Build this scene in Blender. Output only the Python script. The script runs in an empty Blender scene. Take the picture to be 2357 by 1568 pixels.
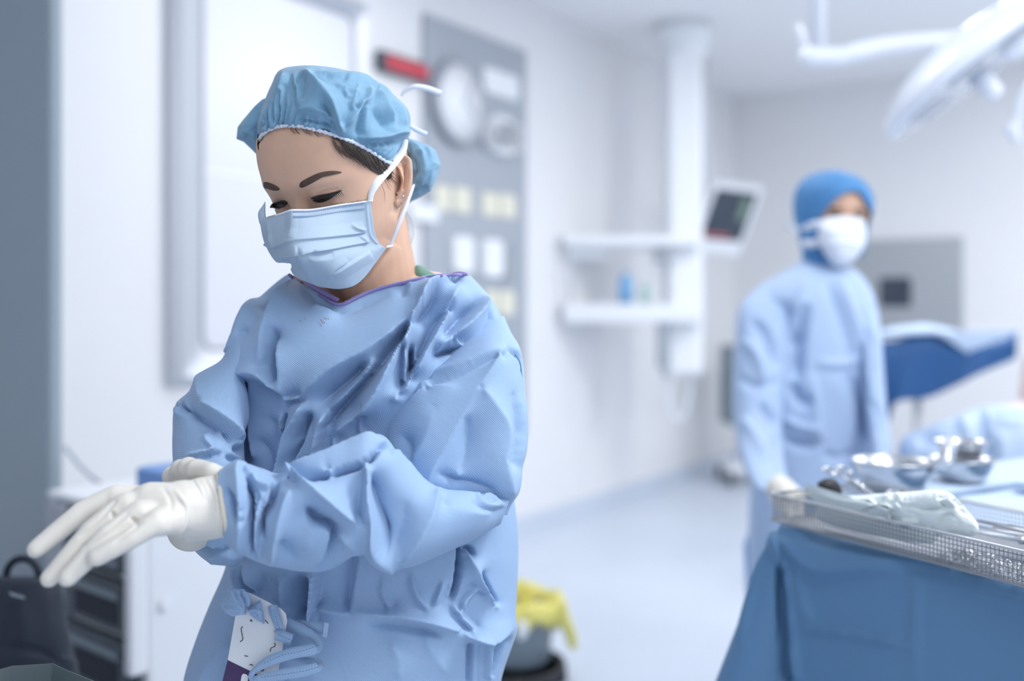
import bpy, math, random
import numpy as np
from mathutils import Vector
from mathutils.bvhtree import BVHTree
random.seed(7); rng = np.random.default_rng(7)
scn = bpy.context.scene
COL = scn.collection

# ------------------------------------------------------------------ camera
F, CX, HZ, CH = 2300.0, 1178.5, 716.0, 1.25      # focal length in px, centre x, horizon row, camera height
cam_d = bpy.data.cameras.new('camera'); cam = bpy.data.objects.new('camera', cam_d); COL.objects.link(cam)
cam.location = (0, 0, CH); cam.rotation_euler = (math.pi / 2, 0, 0)
cam_d.sensor_width = 36.0; cam_d.sensor_fit = 'HORIZONTAL'; cam_d.lens = 36.0 * F / 2357.0
cam_d.shift_y = (HZ - 784.0) / 2357.0
cam_d.clip_start = 0.05
cam_d.dof.use_dof = True; cam_d.dof.focus_distance = 1.045; cam_d.dof.aperture_fstop = 1.8
scn.camera = cam

# ------------------------------------------------------------------ world, exposure, ceiling lights
w = bpy.data.worlds.new('world'); scn.world = w; w.use_nodes = True
w.node_tree.nodes['Background'].inputs[0].default_value = (0.80, 0.87, 1.0, 1)
w.node_tree.nodes['Background'].inputs[1].default_value = 0.35
scn.view_settings.view_transform = 'Standard'; scn.view_settings.look = 'None'
scn.view_settings.exposure = 0.1; scn.view_settings.gamma = 1.0; scn.view_settings.use_curve_mapping = False
scn.cycles.max_bounces = 10; scn.cycles.diffuse_bounces = 6
CEIL = 3.0
LAMPS = [((1.6, 0.75), 52), ((0.9, -0.9), 20), ((3.6, 2.6), 26), ((2.9, -1.2), 14), ((2.3, 4.3), 34), ((4.6, 5.2), 34), ((0.0, 3.4), 13)]
for (lx, ly), pw in LAMPS:
    l = bpy.data.lights.new('ceiling_panel_light', 'AREA'); l.shape = 'RECTANGLE'; l.size = 1.15; l.size_y = 0.55
    l.energy = pw; l.color = (0.98, 0.985, 1.0)
    o = bpy.data.objects.new('ceiling_panel_light', l); COL.objects.link(o)
    o.location = (lx, ly, CEIL - 0.045); o.rotation_euler = (0, 0, math.radians(-34))

# ------------------------------------------------------------------ helpers
EYE = np.array([0, 0, CH])
def P(x, y, d):
    x, y, d = np.broadcast_arrays(np.asarray(x, float), np.asarray(y, float), np.asarray(d, float))
    return np.stack([(x - CX) / F * d, d, CH - (y - HZ) / F * d], -1)
def pix(V):
    return np.stack([CX + F * V[:, 0] / V[:, 1], HZ - F * (V[:, 2] - CH) / V[:, 1]], 1)
def cr(a, n):
    a = np.asarray(a, float); k = len(a)
    if k == 2: return a[0] + (a[1] - a[0]) * np.linspace(0, 1, n)[:, None]
    b = np.vstack([2 * a[0] - a[1], a, 2 * a[-1] - a[-2]])
    t = np.linspace(0, k - 1, n); i = np.minimum(t.astype(int), k - 2); f = (t - i)[:, None]
    p0, p1, p2, p3 = b[i], b[i + 1], b[i + 2], b[i + 3]
    return .5 * (2 * p1 + (p2 - p0) * f + (2 * p0 - 5 * p1 + 4 * p2 - p3) * f**2 + (3 * p1 - p0 - 3 * p2 + p3) * f**3)
def rs(a, n):                                              # piecewise-linear resample by length
    a = np.asarray(a, float); s = np.r_[0, np.cumsum(np.linalg.norm(np.diff(a[:, :2], axis=0), axis=1))]
    t = np.linspace(0, s[-1], n); return np.stack([np.interp(t, s, a[:, j]) for j in range(a.shape[1])], 1)
def normals(V, Fc):
    N = np.zeros_like(V)
    for f in (Fc if isinstance(Fc, list) else [Fc]):
        if len(f) == 0: continue
        e = np.cross(V[f[:, 1]] - V[f[:, 0]], V[f[:, 2]] - V[f[:, 0]])
        if f.shape[1] == 4: e = e + np.cross(V[f[:, 2]] - V[f[:, 0]], V[f[:, 3]] - V[f[:, 0]])
        for j in range(f.shape[1]): np.add.at(N, f[:, j], e)
    return N / (np.linalg.norm(N, axis=1, keepdims=True) + 1e-12)
def make_mesh(name, V, Fc, smooth=True):
    me = bpy.data.meshes.new(name); V = np.asarray(V, float)
    if isinstance(Fc, np.ndarray): Fc = [Fc]
    if len(Fc) and not isinstance(Fc[0], np.ndarray):
        me.from_pydata(V.tolist(), [], [list(map(int, f)) for f in Fc])
    else:
        Fc = [f for f in Fc if len(f)]
        flat = np.concatenate([f.ravel() for f in Fc]).astype(np.int32)
        tot = np.concatenate([np.full(len(f), f.shape[1]) for f in Fc]).astype(np.int32)
        st = np.r_[0, np.cumsum(tot)[:-1]].astype(np.int32)
        me.vertices.add(len(V)); me.vertices.foreach_set('co', V.astype(np.float32).ravel())
        me.loops.add(len(flat)); me.loops.foreach_set('vertex_index', flat)
        me.polygons.add(len(tot)); me.polygons.foreach_set('loop_start', st)
        me.update(calc_edges=True); me.validate()
    if len(me.polygons): me.polygons.foreach_set('use_smooth', [smooth] * len(me.polygons))
    me.update(); return me
def obj(name, V, Fc, mat, parent=None, smooth=True, kind=None, label=None):
    me = make_mesh(name, V, Fc, smooth); o = bpy.data.objects.new(name, me); COL.objects.link(o)
    if mat: me.materials.append(mat)
    if parent is not None: attach(o, parent)
    if kind: o['kind'] = kind
    if label: o['label'] = label
    return o
def root_loc(o):
    v = Vector((0, 0, 0))
    while o is not None: v = v + o.location; o = o.parent
    return v
def attach(o, parent):                                     # meshes are written in world coordinates
    o.parent = parent; o.location = -root_loc(parent)
def thing(name, loc, label, cat, group=None):
    o = bpy.data.objects.new(name, None); COL.objects.link(o); o.location = loc; o.empty_display_size = .05
    o['label'] = label; o['category'] = cat
    if group: o['group'] = group
    return o
def tag(o, label, cat, group=None):
    o['label'] = label; o['category'] = cat
    if group: o['group'] = group
    return o
class MB:                                                  # collects shapes for one mesh
    def __init__(s): s.V = []; s.F = []; s.n = 0
    def add(s, V, Fc):
        V = np.asarray(V, float); s.V.append(V)
        if isinstance(Fc, np.ndarray): Fc = [Fc]
        for f in Fc:
            for q in (f if isinstance(f, np.ndarray) and f.ndim == 2 else [f]): s.F.append([int(i) + s.n for i in q])
        s.n += len(V); return s
    def box(s, c, h, ax=None):
        ax = np.eye(3) if ax is None else np.asarray(ax, float)
        sg = np.array([[i, j, k] for i in (-1, 1) for j in (-1, 1) for k in (-1, 1)], float)
        return s.add(np.asarray(c) + (sg * np.asarray(h)) @ ax, [[0, 1, 3, 2], [4, 6, 7, 5], [0, 4, 5, 1], [2, 3, 7, 6], [0, 2, 6, 4], [1, 5, 7, 3]])
    def rbox(s, c, h, ax=None, r=.01, n=3):                # box with rounded vertical edges along ax[2]
        ax = np.eye(3) if ax is None else np.asarray(ax, float); pts = []
        for q, (sx, sy) in enumerate(((1, 1), (-1, 1), (-1, -1), (1, -1))):
            for k in range(n + 1):
                a = q * math.pi / 2 + k / n * math.pi / 2
                pts.append((sx * (h[0] - r) + r * math.cos(a), sy * (h[1] - r) + r * math.sin(a)))
        return s.prism(c, pts, h[2], ax)
    def prism(s, c, pts, hz, ax=None):
        ax = np.eye(3) if ax is None else np.asarray(ax, float); m = len(pts); p = np.asarray(pts, float)
        V = np.vstack([np.c_[p, np.full(m, -hz)], np.c_[p, np.full(m, hz)]]) @ ax + np.asarray(c)
        return s.add(V, [list(range(m))[::-1], list(range(m, 2 * m))] + [[i, (i + 1) % m, m + (i + 1) % m, m + i] for i in range(m)])
    def tube(s, pts, r, n=8, closed=False):
        pts = np.asarray(pts, float); k = len(pts); r = np.broadcast_to(np.asarray(r, float), (k,))
        T = np.gradient(pts, axis=0) if not closed else np.roll(pts, -1, 0) - np.roll(pts, 1, 0)
        T /= np.linalg.norm(T, axis=1, keepdims=True) + 1e-12
        u = np.cross(T[0], [0.13, .31, .94]); u /= np.linalg.norm(u); V = []
        for i in range(k):
            u = u - T[i] * (u @ T[i]); u /= np.linalg.norm(u); v = np.cross(T[i], u)
            for j in range(n):
                a = 2 * math.pi * j / n; V.append(pts[i] + r[i] * (math.cos(a) * u + math.sin(a) * v))
        Fc = [[i * n + j, i * n + (j + 1) % n, ((i + 1) % k) * n + (j + 1) % n, ((i + 1) % k) * n + j] for i in range(k if closed else k - 1) for j in range(n)]
        if not closed: Fc += [list(range(n))[::-1], [(k - 1) * n + j for j in range(n)]]
        return s.add(V, Fc)
    def lathe(s, prof, c=(0, 0, 0), n=32, ax=None):        # prof: (radius, height) list
        ax = np.eye(3) if ax is None else np.asarray(ax, float); k = len(prof); V = []
        for r, z in prof:
            for j in range(n):
                a = 2 * math.pi * j / n; V.append((r * math.cos(a), r * math.sin(a), z))
        Fc = [[i * n + j, i * n + (j + 1) % n, (i + 1) * n + (j + 1) % n, (i + 1) * n + j] for i in range(k - 1) for j in range(n)]
        if prof[0][0] > 1e-6: Fc.append(list(range(n))[::-1])
        if prof[-1][0] > 1e-6: Fc.append([(k - 1) * n + j for j in range(n)])
        return s.add(np.array(V) @ ax + np.asarray(c), Fc)
    def capsule(s, a, b, ra, rb, n=14):
        a = np.asarray(a, float); b = np.asarray(b, float); d = b - a; L = np.linalg.norm(d)
        z = d / L if L > 1e-9 else np.array([0, 0, 1.]); u = np.cross(z, [.2, .9, .3]); u /= np.linalg.norm(u); v = np.cross(z, u)
        pr = [(ra * math.sin(t), -ra * math.cos(t)) for t in np.linspace(0, math.pi / 2, 6)] + [(rb * math.sin(t), L - rb * math.cos(t)) for t in np.linspace(math.pi / 2, math.pi, 6)]
        pr[0] = (1e-7, pr[0][1]); pr[-1] = (1e-7, pr[-1][1])
        return s.lathe(pr, a, n, np.array([u, v, z]))
    def build(s, name, mat, parent=None, smooth=False, kind=None, label=None):
        return obj(name, np.vstack(s.V), s.F, mat, parent, smooth, kind, label)
def bevel(o, wd=.003, seg=2):
    m = o.modifiers.new('bevel', 'BEVEL'); m.width = wd; m.segments = seg; m.limit_method = 'ANGLE'; return o
def remesh(mb, vox):
    me = make_mesh('tmp', np.vstack(mb.V), mb.F, True); o = bpy.data.objects.new('tmp', me); COL.objects.link(o)
    m = o.modifiers.new('r', 'REMESH'); m.mode = 'VOXEL'; m.voxel_size = vox
    dg = bpy.context.evaluated_depsgraph_get(); e = o.evaluated_get(dg); em = e.to_mesh()
    V = np.empty(len(em.vertices) * 3); em.vertices.foreach_get('co', V); V = V.reshape(-1, 3)
    L = np.empty(len(em.loops), int); em.loops.foreach_get('vertex_index', L); Fc = L.reshape(-1, 4).copy()
    e.to_mesh_clear(); bpy.data.objects.remove(o); bpy.data.meshes.remove(me); return V, Fc
def relax(V, Fc, it, lam=.5):
    E = np.vstack([Fc[:, [i, (i + 1) % 4]] for i in range(4)]); n = len(V); deg = np.zeros(n)
    np.add.at(deg, E[:, 0], 1); np.add.at(deg, E[:, 1], 1)
    for _ in range(it):
        S = np.zeros_like(V)
        for j in range(3): S[:, j] = np.bincount(E[:, 0], V[E[:, 1], j], n) + np.bincount(E[:, 1], V[E[:, 0], j], n)
        V = V + lam * (S / deg[:, None] - V)
    return V
def grid_faces(nr, nc, wrap=False):
    i, j = np.meshgrid(np.arange(nr - 1), np.arange(nc if wrap else nc - 1), indexing='ij'); k = (j + 1) % nc
    return np.stack([i * nc + j, i * nc + k, (i + 1) * nc + k, (i + 1) * nc + j], -1).reshape(-1, 4)
def loft(st, nr, ns, ex=2.0, front=.72):
    """rings between two traced edge points; st: ax ay bx by depth thick_front thick_back"""
    S = cr(np.asarray(st, float), nr); nf = int(ns * front)
    t = np.r_[np.linspace(0, math.pi, nf, endpoint=False), np.linspace(math.pi, 2 * math.pi, ns - nf, endpoint=False)]
    c, s = np.cos(t), np.sin(t); e = 2.0 / ex; c = np.sign(c) * np.abs(c)**e; s = np.sign(s) * np.abs(s)**e
    A, B = P(S[:, 0], S[:, 1], S[:, 4]), P(S[:, 2], S[:, 3], S[:, 4]); C = (A + B) / 2; U = A - C
    vd = C - EYE; vd /= np.linalg.norm(vd, axis=1, keepdims=True)
    th = np.where(s[None] > 0, S[:, 5][:, None], S[:, 6][:, None])
    V = C[:, None] + c[None, :, None] * U[:, None] - (s[None] * th)[..., None] * vd[:, None]
    V = V.reshape(-1, 3); Fc = grid_faces(nr, ns, True); n = len(V)
    V = np.vstack([V, C[0], C[-1]])
    j = np.arange(ns); k = (j + 1) % ns
    T = np.vstack([np.stack([np.full(ns, n), k, j], 1), np.stack([np.full(ns, n + 1), (nr - 1) * ns + j, (nr - 1) * ns + k], 1)])
    N = normals(V, [Fc, T]); mid = V[:n].reshape(nr, ns, 3)
    if np.mean(np.einsum('ij,ij->i', N[:n], (mid - mid.mean(1, keepdims=True)).reshape(-1, 3))) < 0: Fc = Fc[:, ::-1]; T = T[:, ::-1]
    return V, Fc, T
def fold_field(uv, folds, gain=1.0):
    H = np.zeros(len(uv))
    for pts, amp, wl, wr, p, ta, tb in folds:
        q = cr(pts, max(10, 5 * len(pts))) if len(pts) > 2 else rs(np.asarray(pts, float), 10)
        W = max(wl, wr) + 2; lo = q.min(0) - W; hi = q.max(0) + W
        idx = np.nonzero(((uv > lo) & (uv < hi)).all(1))[0]
        if len(idx) == 0: continue
        X = uv[idx]; best = np.full(len(idx), 1e9); sd = np.zeros(len(idx)); ss = np.zeros(len(idx)); m = len(q) - 1
        for i in range(m):
            d = q[i + 1] - q[i]; L2 = d @ d + 1e-9; o = X - q[i]; t = np.clip((o @ d) / L2, 0, 1)
            r = o - t[:, None] * d; ds = np.hypot(r[:, 0], r[:, 1]); c = d[0] * o[:, 1] - d[1] * o[:, 0]
            b = ds < best; best[b] = ds[b]; sd[b] = c[b]; ss[b] = ((i + t) / m)[b]
        wd = np.where(sd > 0, wr, wl); dd = np.sqrt(best**2 + 1.2) - 1.1
        h = np.clip(1 - dd / wd, 0, 1)**p
        tp = np.clip(ss / max(ta, 1e-6), 0, 1) * np.clip((1 - ss) / max(tb, 1e-6), 0, 1); tp = np.where(tp > 0, tp, 0)
        H[idx] += amp * 1e-3 * gain * h * np.sqrt(tp)
    return H
def R(pts, amp, wl, wr=None, p=1.5, ta=.25, tb=.25): return (np.asarray(pts, float), amp, wl, wr or wl, p, ta, tb)
def drape(V, Fc, folds, T=None, lim=.25, gain=1.0):
    """push real folds into a cloth surface along its normal, where the traced fold lines lie"""
    N = normals(V, [Fc] + ([T] if T is not None else [])); vd = EYE - V; vd /= np.linalg.norm(vd, axis=1, keepdims=True)
    wgt = np.clip(np.einsum('ij,ij->i', N, vd) / lim, 0, 1)
    return V + N * (fold_field(pix(V), folds, gain) * wgt)[:, None]
def fold_solve(folds, gain=1.0, cell=3.0, L=60.0, soft=2):
    """cloth relief stretched like a membrane between traced ridge and valley lines: flat facets, crisp creases"""
    lo = np.min([f[0].min(0) for f in folds], 0) - 80; hi = np.max([f[0].max(0) for f in folds], 0) + 80
    nx, ny = (np.ceil((hi - lo) / cell).astype(int) + 1); S = np.zeros((ny, nx)); C = np.zeros((ny, nx)); S2 = np.zeros((ny, nx)); C2 = np.zeros((ny, nx))
    for pts, amp, wl, wr, p, ta, tb in folds:
        n = int(np.linalg.norm(np.diff(pts, axis=0), axis=1).sum() / (cell * .6)) + 4; q = cr(pts, n); s = np.linspace(0, 1, n)
        tp = np.clip(s / max(ta, 1e-6), 0, 1) * np.clip((1 - s) / max(tb, 1e-6), 0, 1); k = tp > .12; h = amp * 1e-3 * gain * np.sqrt(tp)
        ij = np.round((q - lo) / cell).astype(int)[k]; np.add.at(S, (ij[:, 1], ij[:, 0]), h[k]); np.add.at(C, (ij[:, 1], ij[:, 0]), 1)
        t = np.gradient(q, axis=0); t /= np.linalg.norm(t, axis=1, keepdims=True) + 1e-9; nn = np.stack([-t[:, 1], t[:, 0]], 1)
        for w_, sg in ((wl, -1), (wr, 1)):
            if w_ <= 10:
                ij = np.round((q + sg * nn * max(w_ * 1.25, 2.2 * cell) - lo) / cell).astype(int)[k]; np.add.at(S2, (ij[:, 1], ij[:, 0]), h[k] * -.1); np.add.at(C2, (ij[:, 1], ij[:, 0]), 1)
    fix = C > 0; f2 = (C2 > 0) & ~fix; val = np.where(fix, S / np.maximum(C, 1), S2 / np.maximum(C2, 1)); fix = fix | f2
    H = np.where(fix, val, 0.0); den = 4 + (cell / L)**2; jj, ii = np.mgrid[0:ny, 0:nx]; free = ~fix; free[0] = free[-1] = False; free[:, 0] = free[:, -1] = False
    for m in range(160):
        for par in (0, 1):
            nb = np.zeros_like(H); nb[1:-1, 1:-1] = (H[:-2, 1:-1] + H[2:, 1:-1] + H[1:-1, :-2] + H[1:-1, 2:]) / den
            k = free & (((ii + jj) & 1) == par); H[k] += 1.72 * (nb[k] - H[k])
    for _ in range(soft):
        G = H.copy(); G[1:-1] = (H[:-2] + 2 * H[1:-1] + H[2:]) / 4; H = G.copy(); H[:, 1:-1] = (G[:, :-2] + 2 * G[:, 1:-1] + G[:, 2:]) / 4
    return lo, H, cell
def drape_m(V, Fc, folds, T=None, lim=.25, gain=1.0, cell=3.0, L=60.0, soft=2):
    lo, H, cell = fold_solve(folds, gain, cell, L, soft); N = normals(V, [Fc] + ([T] if T is not None else [])); vd = EYE - V; vd /= np.linalg.norm(vd, axis=1, keepdims=True)
    wgt = np.clip(np.einsum('ij,ij->i', N, vd) / lim, 0, 1); g = (pix(V) - lo) / cell; ny, nx = H.shape
    ok = (g[:, 0] > 0) & (g[:, 1] > 0) & (g[:, 0] < nx - 1.01) & (g[:, 1] < ny - 1.01); g = np.where(ok[:, None], g, 0); i = g.astype(int); f = g - i
    h = (H[i[:, 1], i[:, 0]] * (1 - f[:, 0]) + H[i[:, 1], i[:, 0] + 1] * f[:, 0]) * (1 - f[:, 1]) + (H[i[:, 1] + 1, i[:, 0]] * (1 - f[:, 0]) + H[i[:, 1] + 1, i[:, 0] + 1] * f[:, 0]) * f[:, 1]
    return V + N * (h * wgt * ok)[:, None]
def inside(uv, poly):
    poly = np.asarray(poly, float); x, y = uv[:, 0], uv[:, 1]; r = np.zeros(len(uv), bool); j = len(poly) - 1
    for i in range(len(poly)):
        xi, yi = poly[i]; xj, yj = poly[j]
        r ^= ((yi > y) != (yj > y)) & (x < (xj - xi) * (y - yi) / (yj - yi + 1e-12) + xi); j = i
    return r
def puff(outline, centre, d, tf, tb, nr=24, nt=120, bd=None, ex=.5, smooth_line=True):
    """closed inflated solid with a traced outline: front and back shells"""
    q = np.asarray(outline, float); q = np.vstack([q, q[:1]])
    q = cr(q, nt + 1)[:-1] if smooth_line else rs(q, nt + 1)[:-1]
    s = np.sin(np.linspace(0, math.pi / 2, nr)); c = np.asarray(centre, float)
    px = c + s[1:, None, None] * (q - c)[None]; h = np.clip(1 - s[1:]**2, 0, 1)**ex
    f = P(px[..., 0], px[..., 1], (d - tf * h)[:, None]).reshape(-1, 3); b = P(px[:-1, :, 0], px[:-1, :, 1], (d + tb * h[:-1])[:, None]).reshape(-1, 3)
    n1 = len(f); V = np.vstack([f, b, P(c[0], c[1], d - tf), P(c[0], c[1], d + tb)]); Fc = [grid_faces(nr - 1, nt, True)]
    g = grid_faces(nr - 2, nt, True)[:, ::-1] + n1; Fc.append(g)
    j = np.arange(nt); k = (j + 1) % nt; o = (nr - 2) * nt; ob = n1 + (nr - 3) * nt
    Fc.append(np.stack([o + j, o + k, ob + k, ob + j], 1))
    T = np.vstack([np.stack([np.full(nt, len(V) - 2), k, j], 1), np.stack([np.full(nt, len(V) - 1), n1 + j, n1 + k], 1)])
    Q = np.vstack(Fc); N = normals(V, [Q, T])
    if N[len(V) - 2] @ (EYE - V[len(V) - 2]) < 0: Q = Q[:, ::-1]; T = T[:, ::-1]
    return V, Q, T
def ribbon(pts, thick=.0012, n=40, twist=None):
    """flat tape; pts: x y depth halfwidth_px"""
    q = cr(np.asarray(pts, float), n); t = np.gradient(q[:, :2], axis=0); t /= np.linalg.norm(t, axis=1, keepdims=True)
    nn = np.stack([-t[:, 1], t[:, 0]], 1); V = []
    for sgn, dz in ((-1, 0), (1, 0), (1, thick), (-1, thick)):
        V.append(P(q[:, 0] + sgn * nn[:, 0] * q[:, 3], q[:, 1] + sgn * nn[:, 1] * q[:, 3], q[:, 2] + dz))
    V = np.stack(V, 1).reshape(-1, 3); Fc = grid_faces(n, 4, True)
    return V, [Fc, np.array([[0, 1, 2, 3], [(n - 1) * 4 + 3, (n - 1) * 4 + 2, (n - 1) * 4 + 1, (n - 1) * 4]])]
def plate(poly, d, thick):
    p = np.asarray(poly, float); m = len(p); d = np.broadcast_to(np.asarray(d, float), (m,))
    V = np.vstack([P(p[:, 0], p[:, 1], d), P(p[:, 0], p[:, 1], d + thick)])
    return V, [list(range(m)), list(range(m, 2 * m))[::-1]] + [[i, m + i, m + (i + 1) % m, (i + 1) % m] for i in range(m)]
def bvh_of(V, Fc):
    return BVHTree.FromPolygons([tuple(v) for v in V], [tuple(int(i) for i in f) for f in Fc])
def hit(bvh, x, y, default=None):
    p = P(x, y, 1.0); d = Vector(p - EYE).normalized(); r = bvh.ray_cast(Vector(EYE), d)
    return (r[0], r[1]) if r[0] is not None else (default, None)
def patch(bvh, outline, off, thick, nr=8, nt=48, dflt=1.05, centre=None, rim=None):
    """thin solid lying on a surface inside a traced outline"""
    q = np.asarray(outline, float); q = cr(np.vstack([q, q[:1]]), nt + 1)[:-1]; c = q.mean(0) if centre is None else np.asarray(centre, float)
    pts = [c] + [c + s * (v - c) for s in np.linspace(0, 1, nr + 1)[1:] for v in q]; top = []; bot = []
    for k, (x, y) in enumerate(pts):
        r, nr_ = hit(bvh, x, y); 
        if r is None: r = Vector(P(x, y, dflt))
        v = (Vector(EYE) - r).normalized(); e = off
        if rim is not None: s = 0 if k == 0 else ((k - 1) // nt + 1) / nr; e = off + rim * math.sqrt(max(0, 1 - s * s))
        top.append(r + v * e); bot.append(r - v * thick)
    m = len(pts); V = np.array([tuple(v) for v in top + bot]); Fc = []
    for h, rev in ((0, 0), (m, 1)):
        for j in range(nt):
            f = [h, h + 1 + j, h + 1 + (j + 1) % nt]; Fc.append(f[::-1] if rev else f)
        for i in range(nr - 1):
            for j in range(nt):
                a = h + 1 + i * nt + j; b = h + 1 + i * nt + (j + 1) % nt; f = [a, a + nt, b + nt, b]; Fc.append(f[::-1] if rev else f)
    o = 1 + (nr - 1) * nt
    for j in range(nt): k = (j + 1) % nt; Fc.append([o + j, m + o + j, m + o + k, o + k])
    return V, Fc

# ------------------------------------------------------------------ materials
def mat(name, col, rough=.6, metal=0, spec=.5, bump=None, var=None, emit=None, trans=0, alpha=1, sss=0, sheen=0, coat=0):
    m = bpy.data.materials.new(name); m.use_nodes = True; nt = m.node_tree; b = nt.nodes['Principled BSDF']
    b.inputs['Base Color'].default_value = (*col, 1); b.inputs['Roughness'].default_value = rough; b.inputs['Metallic'].default_value = metal
    b.inputs['Specular IOR Level'].default_value = spec; b.inputs['Transmission Weight'].default_value = trans; b.inputs['Alpha'].default_value = alpha
    b.inputs['Coat Weight'].default_value = coat
    if sss: b.inputs['Subsurface Weight'].default_value = sss; b.inputs['Subsurface Radius'].default_value = (.012, .006, .003); b.inputs['Subsurface Scale'].default_value = .5
    if sheen: b.inputs['Sheen Weight'].default_value = sheen
    if emit: b.inputs['Emission Color'].default_value = (*emit[0], 1); b.inputs['Emission Strength'].default_value = emit[1]
    tc = nt.nodes.new('ShaderNodeTexCoord')
    if var:                                                # (scale, amount): gentle mottling of the colour itself
        n = nt.nodes.new('ShaderNodeTexNoise'); n.inputs['Scale'].default_value = var[0]; n.inputs['Detail'].default_value = 4
        nt.links.new(tc.outputs['Object'], n.inputs['Vector'])
        mr = nt.nodes.new('ShaderNodeMapRange'); mr.inputs['From Min'].default_value = .3; mr.inputs['From Max'].default_value = .7
        mr.inputs['To Min'].default_value = 1 - var[1]; mr.inputs['To Max'].default_value = 1 + var[1]; nt.links.new(n.outputs['Fac'], mr.inputs['Value'])
        mx = nt.nodes.new('ShaderNodeVectorMath'); mx.operation = 'SCALE'; mx.inputs[0].default_value = col
        nt.links.new(mr.outputs['Result'], mx.inputs['Scale']); nt.links.new(mx.outputs['Vector'], b.inputs['Base Color'])
    last = None
    for kind, sc, strength, dist in (bump or []):
        if kind == 'weave':                                # fine diagonal ribs of a non-woven cloth
            t = nt.nodes.new('ShaderNodeTexWave'); t.wave_type = 'BANDS'; t.bands_direction = 'DIAGONAL'; t.inputs['Scale'].default_value = sc; t.inputs['Distortion'].default_value = .4; out = t.outputs['Fac']
        elif kind == 'crepe':
            t = nt.nodes.new('ShaderNodeTexVoronoi'); t.inputs['Scale'].default_value = sc; out = t.outputs['Distance']
        else:
            t = nt.nodes.new('ShaderNodeTexNoise'); t.inputs['Scale'].default_value = sc; t.inputs['Detail'].default_value = 5; out = t.outputs['Fac']
        nt.links.new(tc.outputs['Object'], t.inputs['Vector'])
        bp = nt.nodes.new('ShaderNodeBump'); bp.inputs['Strength'].default_value = strength; bp.inputs['Distance'].default_value = dist
        nt.links.new(out, bp.inputs['Height'])
        if last: nt.links.new(last.outputs['Normal'], bp.inputs['Normal'])
        last = bp
    if last: nt.links.new(last.outputs['Normal'], b.inputs['Normal'])
    return m
M = {}
M['wall'] = mat('wall_paint', (.81, .81, .82), .45, var=(1.5, .015))
M['ceiling'] = mat('ceiling_paint', (.88, .885, .90), .7)
M['floor'] = mat('vinyl_floor', (.60, .66, .75), .32, var=(2.5, .03), bump=[('noise', 60, .03, .002)])
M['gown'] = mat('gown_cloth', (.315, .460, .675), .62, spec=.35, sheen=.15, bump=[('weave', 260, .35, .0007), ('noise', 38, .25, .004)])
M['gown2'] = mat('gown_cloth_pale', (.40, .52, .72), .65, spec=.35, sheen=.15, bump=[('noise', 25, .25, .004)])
M['purple'] = mat('purple_binding', (.27, .22, .50), .6, bump=[('weave', 500, .3, .0005)])
M['cap'] = mat('cap_cloth', (.19, .36, .51), .7, spec=.3, sheen=.2, var=(120, .06), bump=[('noise', 90, .4, .002), ('noise', 600, .25, .0006)])
M['elastic'] = mat('white_elastic', (.72, .78, .88), .8, bump=[('noise', 500, .6, .001)])
M['mask'] = mat('mask_cloth', (.40, .50, .61), .75, spec=.25, bump=[('noise', 700, .15, .0004), ('noise', 40, .2, .002)])
M['mask_w'] = mat('mask_tape', (.80, .84, .92), .7, bump=[('weave', 600, .2, .0004)])
M['stitch'] = mat('mask_stitch', (.24, .38, .58), .8)
M['skin'] = mat('skin', (.64, .405, .29), .48, spec=.4, sss=.25, var=(35, .05), bump=[('noise', 500, .12, .0004)])
M['hair'] = mat('dark_hair', (.055, .036, .027), .4, spec=.6)
M['brow'] = mat('brow_hair', (.075, .045, .032), .7, bump=[('noise', 900, .6, .0008)])
M['lash'] = mat('eye_lash', (.018, .012, .012), .45)
M['glove'] = mat('latex_glove', (.72, .69, .63), .5, spec=.45, sss=.12, bump=[('noise', 45, .35, .003)])
M['latex'] = mat('latex_edge', (.80, .74, .60), .5, spec=.45)
M['scrub'] = mat('green_scrub', (.16, .30, .23), .8)
M['shoe'] = mat('white_clog', (.7, .72, .74), .5)
M['paper'] = mat('card_white', (.74, .77, .81), .6)
M['violet'] = mat('card_purple', (.055, .028, .105), .6)
M['ink'] = mat('dark_ink', (.05, .04, .06), .6)
M['steel'] = mat('brushed_steel', (.62, .63, .65), .28, metal=1, bump=[('noise', 200, .05, .001)])
M['steel_dull'] = mat('satin_steel', (.50, .52, .54), .42, metal=.9)
M['frame'] = mat('window_steel', (.60, .62, .66), .5, metal=.7)
M['seal'] = mat('grey_seal', (.33, .36, .40), .6)
M['glass'] = mat('frosted_pane', (.74, .75, .80), .3, spec=.35)
M['panel'] = mat('control_panel_grey', (.40, .43, .48), .45, metal=.2)
M['white'] = mat('white_plastic', (.84, .86, .89), .4)
M['offwhite'] = mat('ivory_plastic', (.78, .76, .62), .5)
M['yellowbag'] = mat('yellow_bag', (.78, .70, .18), .35, spec=.6, bump=[('noise', 30, .6, .01)])
M['grey'] = mat('grey_plastic', (.20, .25, .29), .45)
M['slate'] = mat('slate_door', (.28, .34, .39), .5)
M['drawer'] = mat('drawer_grey', (.06, .08, .10), .45)
M['navy'] = mat('navy_fabric', (.010, .016, .030), .7, bump=[('noise', 60, .3, .003)])
M['black'] = mat('black_rubber', (.02, .022, .026), .55)
M['screen'] = mat('dark_screen', (.045, .06, .085), .2)
M['red'] = mat('red_led', (.35, .03, .05), .4, emit=((1.0, .12, .16), .22))
M['drape'] = mat('table_drape', (.12, .25, .42), .6, spec=.4, bump=[('noise', 30, .2, .004)])
M['drape_l'] = mat('pale_drape', (.47, .58, .74), .7, bump=[('noise', 20, .3, .006)])
M['blue'] = mat('deep_blue_drape', (.012, .085, .25), .55, bump=[('noise', 18, .3, .006)])
M['hood'] = mat('hood_blue', (.075, .25, .52), .65)
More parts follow.
